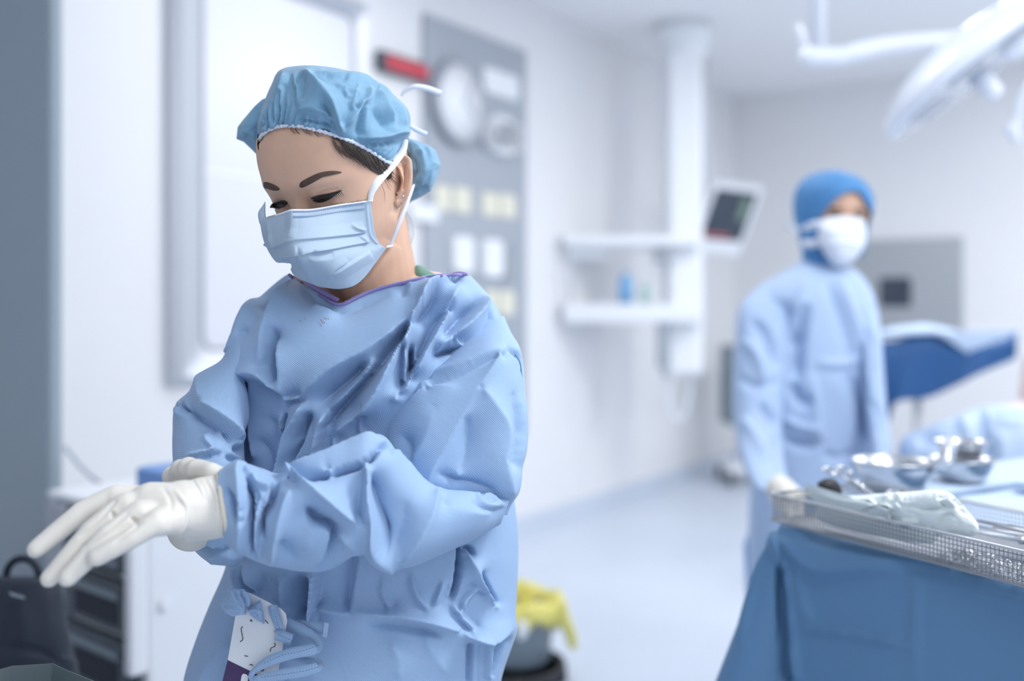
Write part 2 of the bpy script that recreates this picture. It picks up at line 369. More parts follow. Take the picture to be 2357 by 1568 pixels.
M['gauze'] = mat('white_gauze', (.80, .87, .86), .7, bump=[('noise', 120, .6, .004)])
M['lampw'] = mat('lamp_white', (.86, .89, .95), .3, coat=.3)
M['lampu'] = mat('lamp_lens', (.42, .47, .55), .2, spec=.7)
M['glow'] = mat('diffuser', (.9, .93, 1), .5, emit=((.93, .97, 1), 3.0))
M['bluepack'] = mat('blue_package', (.16, .32, .66), .5)
M['bluebottle'] = mat('blue_bottle', (.20, .45, .75), .3)
M['greenbottle'] = mat('green_bottle', (.45, .68, .62), .3)
M['tray'] = mat('tray_acrylic', (.15, .19, .20), .45, spec=.3)
M['wire'] = mat('wire_steel', (.34, .35, .37), .4, metal=.9)
M['cable'] = mat('grey_cable', (.45, .50, .56), .5)

# ------------------------------------------------------------------ the room shell
W0 = np.array([-1.271, 3.66]); WD = np.array([.563, .826]); WD = WD / np.linalg.norm(WD); WN = np.array([WD[1], -WD[0]])   # left wall line, direction, normal into the room
SC, S_MIN, OFF = 5.5, -5.0, 7.0
def W(s, off, z): q = W0 + s * WD + off * WN; return np.array([q[0], q[1], z])
AXW = np.array([[WD[0], WD[1], 0], [WN[0], WN[1], 0], [0, 0, 1]])                          # along the wall, into the room, up
AXB = np.array([[WN[0], WN[1], 0], [-WD[0], -WD[1], 0], [0, 0, 1]])                        # along the back wall, into the room, up
def wall_s(px, off=0.):                                    # distance along the left wall of a sight line
    k = (px - CX) / F; o = W0 + off * WN; return (k * o[1] - o[0]) / (WD[0] - k * WD[1])
def wall_z(px, py, off=0.):
    d = (W0 + off * WN + wall_s(px, off) * WD)[1]; return CH - (py - HZ) / F * d
def struct(name, mb, m, smooth=False): o = mb.build(name, m, None, smooth, 'structure'); return o
rc = W((SC + S_MIN) / 2, OFF / 2, 0); hs = (SC - S_MIN) / 2
struct('floor', MB().box(rc + [0, 0, -.05], (hs + .1, OFF / 2 + .1, .05), AXW), M['floor'])
struct('ceiling', MB().box(rc + [0, 0, CEIL + .05], (hs + .1, OFF / 2 + .1, .05), AXW), M['ceiling'])
struct('wall_left', MB().box(W((SC + S_MIN) / 2, -.05, CEIL / 2), (hs, .05, CEIL / 2), AXW), M['wall'])
struct('wall_back', MB().box(W(SC + .05, OFF / 2, CEIL / 2), (.05, OFF / 2 + .1, CEIL / 2), AXW), M['wall'])
struct('wall_right', MB().box(W((SC + S_MIN) / 2, OFF + .05, CEIL / 2), (hs, .05, CEIL / 2), AXW), M['wall'])
struct('wall_rear', MB().box(W(S_MIN - .05, OFF / 2, CEIL / 2), (.05, OFF / 2 + .1, CEIL / 2), AXW), M['wall'])
struct('baseboard_left', MB().box(W((SC + S_MIN) / 2, .006, .05), (hs, .006, .05), AXW), M['floor'])
struct('baseboard_back', MB().box(W(SC - .006, OFF / 2, .05), (.006, OFF / 2, .05), AXW), M['floor'])
for i, ((lx, ly), pw) in enumerate(LAMPS):
    t = thing('ceiling_light', (lx, ly, CEIL), 'white ceiling light panel ' + ['nearest the nurse', 'behind the viewpoint', 'above the operating table', 'in the near right corner of the room', 'in front of the ceiling pendant', 'in the far right corner of the room', 'beside the interior window'][i], 'ceiling light', 'ceiling light panels above the frame')
    a = math.radians(-34); ax = np.array([[math.cos(a), math.sin(a), 0], [-math.sin(a), math.cos(a), 0], [0, 0, 1]])
    MB().box((lx, ly, CEIL - .02), (.62, .32, .02), ax).build('frame', M['white'], t)
    MB().box((lx, ly, CEIL - .0415), (.57, .27, .0015), ax).build('diffuser', M['glow'], t)

# dark door leaf standing open at the left edge of the view
dd = 2.45; e0, e1 = P(133, 716, dd), P(-420, 716, dd + .25)
u = e1 - e0; u[2] = 0; wdt = np.linalg.norm(u); u /= wdt; n_ = np.array([u[1], -u[0], 0]); c = (e0 + e1) / 2; c[2] = 1.3
door = struct('door_1', MB().box(c, (wdt / 2, .022, 1.29), np.array([u, n_, [0, 0, 1]])), M['slate']); bevel(door, .012, 3)

# interior window in the left wall: steel frame, inner rim, seal, pane
s0, s1 = wall_s(380), wall_s(832); zb, zt = wall_z(380, 888), wall_z(806, 40) + .07
win = bpy.data.objects.new('window_1', None); COL.objects.link(win); win.location = W((s0 + s1) / 2, 0, zb); win['kind'] = 'structure'
def frame_ring(so0, so1, zo0, zo1, si0, si1, zi0, zi1, y0, y1, ro, ri, n=8):
    """bevelled frame between an outer and an inner rounded rectangle, outer edge at y0, inner edge at y1 from the wall"""
    def rr(a, b, c_, d, r):
        p = []
        for q, (cx_, cz_) in enumerate(((b - r, d - r), (a + r, d - r), (a + r, c_ + r), (b - r, c_ + r))):
            for k in range(n + 1):
                t = q * math.pi / 2 + k / n * math.pi / 2; p.append((cx_ + r * math.cos(t), cz_ + r * math.sin(t)))
        return p
    o, i_ = rr(so0, so1, zo0, zo1, ro), rr(si0, si1, zi0, zi1, ri); m = len(o)
    V = [W(a, 0.0, b) for a, b in o] + [W(a, y0, b) for a, b in o] + [W(a, y1, b) for a, b in i_] + [W(a, .0, b) for a, b in i_]
    Fc = [[r * m + j, r * m + (j + 1) % m, (r + 1) * m + (j + 1) % m, (r + 1) * m + j] for r in range(3) for j in range(m)]
    return np.array(V), Fc
si0, si1 = wall_s(462), wall_s(806); zi0 = wall_z(500, 800); zi1 = wall_z(806, 45)
sm = wall_s(412); sd = s1 + (sm - s0)
V, Fc = frame_ring(s0, s1, zb, zt, s0 + .035, s1 - .02, zb + .03, zt - .03, .03, .055, .01, .02); obj('outer_frame', V, Fc, M['frame'], win, False)
V, Fc = frame_ring(s0 + .035, s1 - .02, zb + .03, zt - .03, si0 - .012, si1 + .012, zi0 - .012, zi1 + .012, .055, .018, .02, .06); obj('inner_frame', V, Fc, M['frame'], win, False)
V, Fc = frame_ring(si0 - .014, si1 + .014, zi0 - .014, zi1 + .014, si0, si1, zi0, zi1, .020, .022, .062, .05); obj('seal', V, Fc, M['seal'], win, False)
MB().box(W((si0 + si1) / 2, .008, (zi0 + zi1) / 2), ((si1 - si0) / 2 + .01, .006, (zi1 - zi0) / 2 + .01), AXW).build('pane', M['glass'], win)
zm = wall_z(470, 395); MB().box(W((si0 + si1) / 2, .0155, zm), ((si1 - si0) / 2, .0015, .007), AXW).build('glazing_bar', M['white'], win)

# grey control panel on the wall right of the window, with what is mounted on it
p0, p1 = wall_s(970), wall_s(1204); pt = wall_z(1204, 120); pb = .55
cp = thing('control_panel', W((p0 + p1) / 2, 0, pb), 'large grey wall control panel right of the interior window', 'control panel')
bevel(MB().box(W((p0 + p1) / 2, .012, (pt + pb) / 2), ((p1 - p0) / 2, .012, (pt - pb) / 2), AXW).build('plate', M['panel'], cp), .006)
def on_panel(x0, y0, x1, y1, th, off=.024):                # centre and half sizes from two sight lines
    a, b = wall_s(x0, off), wall_s(x1, off); za, zc = wall_z((x0 + x1) / 2, y0, off), wall_z((x0 + x1) / 2, y1, off)
    return W((a + b) / 2, off + th / 2, (za + zc) / 2), (abs(b - a) / 2, th / 2, abs(za - zc) / 2)
for (x0, y0, x1, y1, m, nm) in ((1112, 165, 1192, 222, 'white', 'label_plate'), (945, 470, 1008, 510, 'white', 'label_plate'),
        (1000, 428, 1036, 486, 'offwhite', 'switch'), (1044, 432, 1082, 490, 'offwhite', 'switch'), (1108, 444, 1146, 498, 'offwhite', 'switch'), (1150, 448, 1186, 502, 'offwhite', 'switch'),
        (1036, 545, 1082, 628, 'white', 'socket_box'), (1104, 552, 1150, 638, 'white', 'socket_box'), (1116, 668, 1144, 722, 'offwhite', 'switch'), (1150, 670, 1182, 726, 'offwhite', 'switch'),
        (1152, 560, 1172, 640, 'seal', 'handset')):
    c, h = on_panel(x0, y0, x1, y1, .03 if nm in ('socket_box', 'handset') else .008); bevel(MB().rbox(c, (h[0], h[2], h[1]), np.array([AXW[0], AXW[2], AXW[1]]), r=min(h[0], h[2]) * .35).build(nm, M[m], cp, False), .002)
def wall_disc(px, py, r, prof, name, m, parent, off=.024):
    c = W(wall_s(px, off), off, wall_z(px, py, off)); return MB().lathe(prof, c, 48, np.array([AXW[0], -AXW[2], AXW[1]])).build(name, M[m], parent, True)
c, h = on_panel(1100, 270, 1186, 356, .05); g = thing('gauge_box', c, 'white rounded gauge box on the grey panel below the clock', 'gauge')
bevel(MB().rbox(c, (h[0], h[2], h[1]), np.array([AXW[0], AXW[2], AXW[1]]), r=h[0] * .8, n=6).build('case', M['white'], g), .006)
wall_disc(1142, 312, .1, [(.0, .052), (.05, .052), (.05, .054), (0, .054)], 'dial', 'panel', g)
ck = thing('wall_clock', W(wall_s(1050), .024, wall_z(1050, 238)), 'round white wall clock with a grey rim on the control panel', 'clock')
rr = (wall_z(1050, 140) - wall_z(1050, 336)) / 2
wall_disc(1050, 238, rr, [(rr, 0), (rr, .045), (rr - .012, .052), (rr - .024, .05), (rr - .026, .03)], 'rim', 'panel', ck)
wall_disc(1050, 238, rr, [(0, .0), (rr - .02, .0), (rr - .02, .034), (0, .036)], 'face', 'white', ck)
cc = W(wall_s(1050), .062, wall_z(1050, 238))
for ln, an in ((rr * .55, 2.2), (rr * .8, .5)):
    dv = math.sin(an) * AXW[0] + math.cos(an) * AXW[2]; sv = np.cross(dv, AXW[1]); MB().box(cc + dv * ln * .45, (.005, .0015, ln * .5), np.array([sv, AXW[1], dv])).build('hand', M['panel'], ck)
# red digital display, on the white wall between window and panel
dsp = thing('digital_display', W(wall_s(915), 0, wall_z(915, 188)), 'narrow red digital clock display high on the wall', 'display')
c, h = on_panel(861, 122, 967, 188, .045, .0); za, zc = wall_z(862, 122), wall_z(862, 160); hz = (za - zc) / 2; zc = (wall_z(862, 141) + wall_z(966, 170)) / 2; c[2] = zc
bevel(MB().box(c, (h[0], .022, hz + .008), AXW).build('case', M['drawer'], dsp), .004)
for k in range(6):
    if k == 2: continue
    q = c + AXW[0] * (-h[0] * .62 + k * h[0] * .30) + AXW[1] * .0235; gg = hz * .62; wd = h[0] * .105
    dg = MB().box(q, (wd, .001, .006), AXW)
    for sx in (-1, 1):
        for sz in (-1, 1): dg.box(q + AXW[0] * sx * wd + AXW[2] * sz * gg * .5, (.009, .001, gg * .48), AXW)
    for sz in (-1, 1): dg.box(q + AXW[2] * sz * gg, (wd, .001, .008), AXW)
    dg.build('digit', M['red'], dsp)
MB().box(c + AXW[0] * h[0] * .1 + AXW[1] * .0225, (h[0] * .86, .0006, hz * .86), AXW).build('lens', M['red'], dsp)

# stainless pass-through hatch in the back wall
def back(px, py, off=0.):                                  # point on the back wall along a sight line
    k = (px - CX) / F; o = W0 + (SC - off) * WD; t = (k * o[1] - o[0]) / (WN[0] - k * WN[1]); q = o + t * WN; return t, CH - (py - HZ) / F * q[1]
def B(t, off, z): return W(SC - off, t, z)
t0, za = back(1952, 553); t1, zz = back(2218, 549); zb2 = back(2218, 830)[1]; za = (za + zz) / 2
ht = thing('wall_hatch', B((t0 + t1) / 2, 0, zb2), 'stainless steel hatch with a small dark window in the back wall', 'hatch')
bevel(MB().box(B((t0 + t1) / 2, .015, (za + zb2) / 2), ((t1 - t0) / 2, .015, (za - zb2) / 2), AXB).build('door', M['steel_dull'], ht), .006)
V = []; a0, a1 = back(2018, 700)[0], back(2110, 700)[0]; z0_, z1_ = back(2064, 716)[1], back(2064, 630)[1]
MB().rbox(B((a0 + a1) / 2, .034, (z0_ + z1_) / 2), ((a1 - a0) / 2, (z1_ - z0_) / 2, .006), np.array([AXB[0], AXB[2], AXB[1]]), r=.05, n=5).build('window_rim', M['steel_dull'], ht)
MB().rbox(B((a0 + a1) / 2, .042, (z0_ + z1_) / 2), ((a1 - a0) / 2 - .03, (z1_ - z0_) / 2 - .03, .003), np.array([AXB[0], AXB[2], AXB[1]]), r=.03, n=5).build('window_pane', M['screen'], ht)
# dark trolley mostly hidden behind the far person
td = 7.3; q = P(1712, 900, td); tr = thing('equipment_trolley', (q[0], q[1], 0), 'dark equipment trolley behind the gowned person in the background', 'trolley')
zt_, zb_ = P(1700, 795, td)[2], P(1700, 975, td)[2]
bevel(MB().box((q[0], q[1], (zt_ + zb_) / 2), (.14, .18, (zt_ - zb_) / 2)).build('cabinet', M['grey'], tr), .01)
MB().box((q[0], q[1], .12), (.15, .2, .02)).tube([(q[0], q[1], .1), (q[0], q[1], zb_ + .02)], .03).build('column', M['white'], tr)
for sx in (-1, 1):
    for sy in (-1, 1): MB().lathe([(0, -.015), (.045, -.015), (.05, 0), (.045, .015), (0, .015)], (q[0] + sx * .14, q[1] + sy * .18, .05), 16, np.array([[0, 1, 0], [0, 0, 1], [1, 0, 0.]])).build('caster', M['black'], tr, True)

# monitor hanging tilted beside the pendant
md = 6.6; o0 = P(1650, 434, md); sc_ = md / F
uu = np.array([107, 51, -5.]) * sc_; vv = np.array([-30, 52, -110.]) * sc_; L1, L2 = np.linalg.norm(uu), np.linalg.norm(vv); uu /= L1; vv = vv - uu * (vv @ uu); vv /= np.linalg.norm(vv)
nn = np.cross(uu, vv); nn *= -np.sign(nn @ (o0 - EYE)); mc = o0 + uu * L1 / 2 + vv * L2 / 2; AXM = np.array([uu, vv, nn])
mo = thing('monitor', (mc[0], mc[1], mc[2] - .2), 'dark patient monitor in a pale frame hanging tilted beside the white pendant', 'monitor')
bevel(MB().box(mc - nn * .03 + vv * .035, (L1 / 2 + .035, L2 / 2 + .075, .03), AXM).build('housing', M['white'], mo), .008)
MB().box(mc + nn * .0015, (L1 / 2, L2 / 2, .0015), AXM).build('screen', M['screen'], mo)
MB().box(mc + vv * L2 * .42 - uu * .05 + nn * .0035, (L1 * .33, .012, .0008), AXM).build('trace_line', mat('trace_red', (.25, .05, .06), .4, emit=((.9, .2, .2), .25)), mo)
MB().box(mc - vv * L2 * .15 + uu * L1 * .3 + nn * .0035, (.03, .08, .0008), AXM).build('readout', mat('readout_green', (.12, .18, .15), .4, emit=((.5, .8, .6), .12)), mo)
MB().tube([mc - nn * .05, mc - nn * .25 + [0, 0, .05], mc - nn * .3 + [0, 0, .5], (mc - nn * .3)[:2].tolist() + [CEIL]], .022).build('bracket', M['white'], mo, True)

# ceiling pendant: column, two shelves, and what stands on them
pd = 6.1
def at(px, py, d=pd): return P(px, py, d)
cx_, cy_ = at(1571, 716)[:2]; sc_ = pd / F
pn = thing('ceiling_pendant', (cx_, cy_, CEIL), 'tall white ceiling pendant column carrying two supply shelves', 'medical pendant')
zc0, zc1 = at(1571, 860)[2], at(1571, 132)[2]
bevel(MB().box((cx_, cy_, (zc0 + zc1) / 2), (.105, .13, (zc1 - zc0) / 2)).build('column', M['white'], pn), .025, 3)
MB().lathe([(.0, zc1 - .03), (.13, zc1 - .03), (.14, zc1 + .01), (.14, zc1 + .08), (.11, zc1 + .1), (.10, CEIL - .16), (.17, CEIL - .14), (.17, CEIL), (0, CEIL)], (cx_, cy_, 0), 32).build('ceiling_mount', M['white'], pn, True)
for (ya, yb, x0, x1, nm) in ((700, 742, 1292, 1602, 'shelf'), (548, 572, 1292, 1602, 'shelf')):
    a, b = at(x0, ya), at(x1, yb); bevel(MB().box(((a[0] + b[0]) / 2, cy_ - .05, (a[2] + b[2]) / 2), ((b[0] - a[0]) / 2, .2, (a[2] - b[2]) / 2)).build(nm, M['white'], pn), .012)
a, b = at(1300, 555), at(1308, 730); 
for oy in (-.23, .13): MB().tube([(a[0], cy_ + oy, a[2]), (b[0], cy_ + oy, b[2])], .008).build('rail', M['frame'], pn, True)
zs = at(1440, 700)[2] + .0
def bottle(px, w_, h_, m, lab):
    x = at(px, 700, cy_ - .05)[0]; t = thing('bottle', (x, cy_ - .05, zs), lab, 'bottle')
    r = w_ / 2; MB().lathe([(0, zs), (r, zs), (r, zs + h_ * .65), (r * .4, zs + h_ * .8), (r * .4, zs + h_ * .88), (0, zs + h_ * .88)], (x, cy_ - .05, 0), 20).build('body', M[m], t, True)
    MB().lathe([(0, zs + h_ * .86), (r * .5, zs + h_ * .86), (r * .5, zs + h_), (0, zs + h_)], (x, cy_ - .05, 0), 16).build('cap', M['white'], t, True)
bottle(1440, .085, .22, 'bluebottle', 'blue bottle standing on the lower shelf of the pendant')
bottle(1486, .05, .15, 'greenbottle', 'pale green bottle beside the blue bottle on the pendant shelf')
x0 = at(1342, 575)[0]; zs2 = at(1400, 572)[2]
o = bevel(MB().rbox((x0, cy_ - .03, zs2 - .02), (.14, .12, .05), r=.05).build('supply_box', M['white'], None), .015); tag(o, 'white supply box under the upper pendant shelf', 'box')
a = at(1517, 585); o = bevel(MB().box((a[0], cy_ - .16, a[2]), (.045, .05, .06)).box((a[0], cy_ - .215, a[2] - .02), (.02, .006, .015)).build('power_unit', M['panel'], None), .006); tag(o, 'small grey power unit beside the pendant column', 'device')
a = at(1515, 790); o = bevel(MB().box((a[0], cy_ - .18, a[2]), (.03, .04, .14)).tube([(a[0], cy_ - .18, a[2] - .13), (a[0] + .01, cy_ - .18, a[2] - .2)], .012).build('suction_holder', M['panel'], None), .008); tag(o, 'narrow grey holder hanging under the pendant shelf', 'holder')
a = at(1545, 860); th = np.linspace(0, math.pi, 24)
o = MB().tube(np.stack([a[0] + .02 - .07 * np.cos(th) + .02, np.full(24, cy_ - .05), a[2] + .02 - .30 * np.sin(th)], 1), .011).build('gas_hose', M['white'], None, True); tag(o, 'white gas hose looping below the pendant column', 'hose')

# ================================================================== the nurse in front
def Rot(y, p, r):
    Bm = np.array([[1, 0, 0], [0, -1, 0], [0, 0, 1.]])
    cy, sy, cp, sp, c, s = math.cos(y), math.sin(y), math.cos(p), math.sin(p), math.cos(r), math.sin(r)
    return np.array([[c, 0, s], [0, 1, 0], [-s, 0, c]]) @ np.array([[cy, -sy, 0], [sy, cy, 0], [0, 0, 1]]) @ np.array([[1, 0, 0], [0, cp, -sp], [0, sp, cp]]) @ Bm
def head_mesh(Rm, C, sc=1.0, n=72, nz=60, side=1.0):
    """head as stacked face-shaped rings in its own frame (x her left, y forward, z up)"""
    T = np.array([  # z, half width, front, back
        (-.102, .010, .062, -.040), (-.098, .026, .076, -.010), (-.088, .040, .083, .010), (-.070, .052, .086, .035), (-.045, .064, .087, .062), (-.015, .071, .086, .082),
        (.005, .0735, .088, .090), (.025, .075, .094, .094), (.05, .076, .0935, .095), (.075, .072, .084, .090), (.098, .058, .062, .074), (.113, .036, .034, .046), (.120, .008, .004, .010)])
    S = cr(T, nz); a = np.linspace(0, 2 * math.pi, n, endpoint=False); V = []
    for z, w_, f, b in S:
        c, s = np.cos(a), np.sin(a); e = 2 / 2.35
        x = w_ * np.sign(c) * np.abs(c)**e; y = np.where(s > 0, f, b) * np.sign(s) * np.abs(s)**e; x = np.where(x < 0, x * side, x)
        if b < 0: y = np.where(s > 0, -b + (f + b) * np.abs(s)**e, -b)
        V.append(np.stack([x, y, np.full(n, z)], 1))
    V = np.vstack(V); Fc = grid_faces(nz, n, True); tops = [list(range(n))[::-1], [(nz - 1) * n + j for j in range(n)]]
    return (Rm @ (V * sc).T).T + C, [Fc] + [np.array([t]) for t in tops]
HY, HP, HR, HS = -.43, .33, -.04, .975
RM = Rot(HY, HP, HR); HC = P(781, 428, 1.12)
def hl(x, y, z): return RM @ (np.array([x, y, z]) * HS) + HC
nurse = thing('person', (P(800, 1000, 1.16)[0], 1.16, 0), 'nurse in blue surgical gown, bouffant cap and mask, looking down and pulling on white gloves', 'person')

mb = MB(); mb.add(*head_mesh(RM, HC, HS, side=.90))
nk0, nk1 = hl(0, -.028, -.055), P(868, 735, 1.175)
mb.capsule(nk0, nk1, .052, .057, 28)
mb.capsule(hl(.02, .0, -.085), P(860, 720, 1.16), .022, .034, 20)
mb.capsule(P(890, 668, 1.165), P(1010, 735, 1.185), .034, .04, 20); mb.capsule(P(850, 680, 1.175), P(720, 735, 1.19), .030, .036, 20)   # slope of the shoulders
mb.capsule(P(845, 790, 1.19), P(845, 1250, 1.19), .085, .085, 24)
mb.capsule(P(985, 720, 1.18), P(720, 720, 1.18), .05, .05, 20)
BV, BF = remesh(mb, .0017); BV = relax(BV, BF, 6, .5)
# facial features: sockets, lids, brow, nose bridge, ear relief
def face_bump(V, items):
    L = ((V - HC) @ RM) / HS; D = np.zeros_like(V)
    for (x, z, sx, sz, h) in items:
        g = h * np.exp(-((L[:, 0] - x) / sx)**2 - ((L[:, 2] - z) / sz)**2) * np.clip((L[:, 1] - .03) / .03, 0, 1)
        D[:, 1] += g
    return V + (RM @ D.T).T * HS
BV = face_bump(BV, [(0, -.022, .009, .020, .010), (0, -.040, .012, .012, .012), (0, .006, .012, .014, .001), (.030, -.004, .016, .011, -.0075), (-.030, -.004, .016, .011, -.0075),
    (.017, -.006, .006, .010, -.004), (-.017, -.006, .006, .010, -.004), (.035, .021, .020, .007, .0025), (-.035, .021, .020, .007, .0025), (.038, -.032, .02, .016, .003), (-.038, -.032, .02, .016, .003)])
face_folds = [R([(720, 452), (745, 441), (768, 436), (786, 437)], -1.6, 5, 7, 1.3), R([(716, 455), (745, 449), (785, 441)], 3.4, 16, 7, 1.2, .1, .2), R([(722, 474), (750, 473), (780, 462)], 1.5, 6, 10, 1.3),
    R([(618, 471), (640, 462), (660, 463)], -1.4, 5, 6, 1.3), R([(616, 478), (640, 467), (660, 470)], 3.0, 13, 6, 1.2, .1, .2), R([(622, 487), (642, 482), (658, 476)], 1.2, 5, 8, 1.3),
    # neck tendon and jaw line
    R([(905, 560), (880, 605), (830, 660), (790, 690)], 4, 30, 40, 1.3), R([(862, 570), (885, 560), (902, 520), (905, 490)], 3, 18, 18, 1.2)]
N = normals(BV, BF); vd = EYE - BV; vd /= np.linalg.norm(vd, axis=1, keepdims=True)
BV = BV + N * (fold_field(pix(BV), face_folds) * np.clip(np.einsum('ij,ij->i', N, vd) / .2, 0, 1))[:, None]
V, Q, T = puff([(897, 412), (899, 388), (911, 368), (927, 360), (939, 365), (944, 382), (944, 410), (940, 440), (931, 463), (918, 479), (905, 486), (900, 476), (902, 450)], (921, 422), 1.108, .013, .022, 46, 170)
ear_folds = [R([(901, 410), (903, 388), (914, 371), (928, 365), (938, 372), (940, 395), (939, 420), (933, 448), (922, 468)], 5, 6, 5, 1.0, .1, .2), R([(912, 386), (921, 392), (926, 412), (922, 432), (912, 446)], 4.5, 5, 5, 1.0, .15, .2), R([(914, 388), (918, 380), (928, 378)], 3, 4, 4), R([(911, 404), (916, 415), (915, 430), (909, 440)], -9, 9, 7, .9, .05, .05),
    R([(922, 376), (931, 386), (933, 410), (928, 438)], -4.5, 4, 4, 1.0, .1, .2), R([(904, 432), (905, 441), (903, 450)], 4, 4, 4), R([(908, 446), (911, 452)], -4, 5, 5, 1, .01, .01), R([(910, 462), (914, 472)], 3, 14, 12, 1.0, .01, .01)]
V = drape(V, Q, ear_folds, T, .1); nb_ = len(BV); BVj = np.vstack([BV, V])
body = obj('body', BVj, [BF, Q + nb_, T + nb_], M['skin'], nurse)
MB().lathe([(0, -.0016), (.0012, -.001), (.0016, 0), (.0012, .001), (0, .0016)], P(927, 452, 1.088), 12).build('ear_stud', M['steel'], nurse, True)
def tuck(Vc, Fc, gap=.0025):                              # keep the skin behind the cloth that covers it
    bv = bvh_of(Vc, Fc); co = np.array([v.co[:] for v in body.data.vertices]); uv = pix(co); lo, hi = pix(Vc).min(0), pix(Vc).max(0)
    for i in np.nonzero(((uv > lo) & (uv < hi)).all(1) & (co[:, 1] < 1.16))[0]:
        dv = co[i] - EYE; L = np.linalg.norm(dv); r = bv.ray_cast(Vector(EYE), Vector(dv / L))
        if r[0] is not None and L < r[3] + gap: co[i] = EYE + dv / L * (r[3] + gap)
    body.data.vertices.foreach_set('co', co.astype(np.float32).ravel()); body.data.update()
BB = bvh_of(BV, BF)

# brows, eyes, lashes
for poly in ([(689, 431), (692, 420), (712, 408), (735, 398), (757, 394), (776, 394), (787, 397), (776, 400), (756, 401), (735, 412), (712, 425), (697, 432)],
             [(606, 421), (612, 419), (628, 424), (641, 432), (642, 438), (630, 439), (616, 435), (607, 432)]):
    V, Fc = patch(BB, poly, .0006, .002, 6, 60, rim=.0007); obj('eyebrow', V, Fc, M['brow'], nurse)
for poly, lash, lid in (([(717, 459), (722, 455), (740, 452), (760, 447), (784, 440), (772, 450), (755, 461), (740, 466), (725, 465)], 1, [(716, 457), (735, 451), (760, 446), (787, 438)]),
             ([(621, 479), (627, 471), (640, 466), (652, 464), (661, 469), (655, 475), (642, 481), (628, 479)], -1, [(622, 478), (628, 470), (640, 465), (654, 463), (662, 468)])):
    V, Fc = patch(BB, poly, .0010, .003, 6, 60, rim=.0012); e = obj('eye', V, Fc, M['lash'], nurse)
    lm = MB(); q = cr(lid, 22)
    for k in range(3 if lash > 0 else 8, 21):
        x, y = q[k]; r0, _ = hit(BB, x, y); r1, _ = hit(BB, x + lash * (2 + k * .35) * (1 if lash > 0 else .8), y + 13)
        if r0 is None or r1 is None: continue
        a = np.array(r0) + (EYE - np.array(r0)) * .0015; b = np.array(r1) + (EYE - np.array(r1)) * .006
        lm.tube([a, (a + b) / 2 + (EYE - a) * .0015, b], [.00045, .0003, .0001], 4)
    lm.build('eyelashes', M['lash'], nurse, True, 'stuff')
    pts = [np.array(hit(BB, x, y, Vector(P(x, y, 1.05)))[0]) for x, y in q]; pts = [p + (EYE - p) * .0014 for p in pts]
    MB().tube(pts, [.0004] + [.0009] * 20 + [.0003], 6).build('lash_line', M['lash'], nurse, True)
# hair at the temple, hairline strands, stray wisps
V, Fc = patch(BB, [(752, 302), (800, 316), (850, 338), (902, 368), (912, 372), (905, 388), (899, 410), (892, 412), (878, 405), (862, 397), (836, 378), (814, 361), (795, 342), (775, 320)], .0012, .002, 8, 80, rim=.002, centre=(858, 365))
hair = obj('hair', V, Fc, M['hair'], nurse)
hm = MB()
def strand(pts, off=.002, r=.00025):
    q = cr(pts, 9); w_ = []
    for k, (x, y) in enumerate(q):
        h_, _ = hit(BB, x, y, Vector(P(x, y, 1.115))); p = np.array(h_); w_.append(p + (EYE - p) * off)
    hm.tube(w_, [r] * 7 + [r * .7, r * .3], 4)
for k in range(150):
    x = rng.uniform(762, 895); y = 312 + (x - 770) * .5 + rng.uniform(0, 22); L = rng.uniform(.5, 1)
    strand([(x, y), (x + 9 * L, y + 18 * L), (x + 26 * L, y + 36 * L + rng.uniform(-4, 4))], .002 + rng.uniform(0, .002))
for k in range(26):
    x = rng.uniform(660, 800); y = 296 + max(0, (x - 690)) * .2; strand([(x, y), (x + 5, y + 7), (x + 12, y + rng.uniform(9, 15))], .0015, .00018)
for a in ([(880, 395), (888, 420), (900, 440)], [(890, 400), (893, 418), (903, 432)], [(876, 420), (884, 440), (887, 465)], [(897, 385), (900, 402), (905, 415)], [(820, 340), (842, 372), (872, 392)]): strand(a, .003)
hm.build('hair_strands', M['hair'], nurse, True, 'stuff')
hm = MB()
for k in range(9):
    x = 915 + k * 2.4; q = cr([(x - 6, 470 + k), (x + 4 + k, 505), (x + 6 + 1.5 * k, 540), (x - 2 + k, 575)], 12); hm.tube(P(q[:, 0], q[:, 1], 1.16), [.0002] * 12, 4)
hm.build('nape_strands', M['hair'], nurse, True, 'stuff')

# cap: gathered from the elastic rim up over the crown and down behind
rim = [(597, 356, 1.100), (594, 332, 1.090), (604, 309, 1.066), (624, 296, 1.050), (650, 289, 1.040), (692, 290, 1.036), (742, 302, 1.042), (792, 318, 1.058), (842, 341, 1.082), (896, 374, 1.112), (912, 366, 1.125), (934, 326, 1.140)]
crown = [(592, 318, 1.130), (594, 280, 1.125), (606, 240, 1.12), (624, 196, 1.115), (646, 160, 1.110), (704, 151, 1.105), (770, 156, 1.110), (826, 172, 1.120), (876, 197, 1.130), (926, 236, 1.145), (944, 266, 1.150), (943, 306, 1.150)]
def on_body(x, y, dflt):
    r = hit(BB, x, y)[0]; return dflt if r is None or abs(r[1] - dflt) > .06 else r[1]
rim = [(x, y, (on_body(x, y, d) if 597 < x < 905 else d - .012) - .0025) for x, y, d in rim]; crown = [(x, y, d - .012) for x, y, d in crown]
nu, nv = 260, 170
Ri, Cr = cr(rim, nu), cr(crown, nu); ph = np.linspace(0, math.pi * .93, nv)
V = []
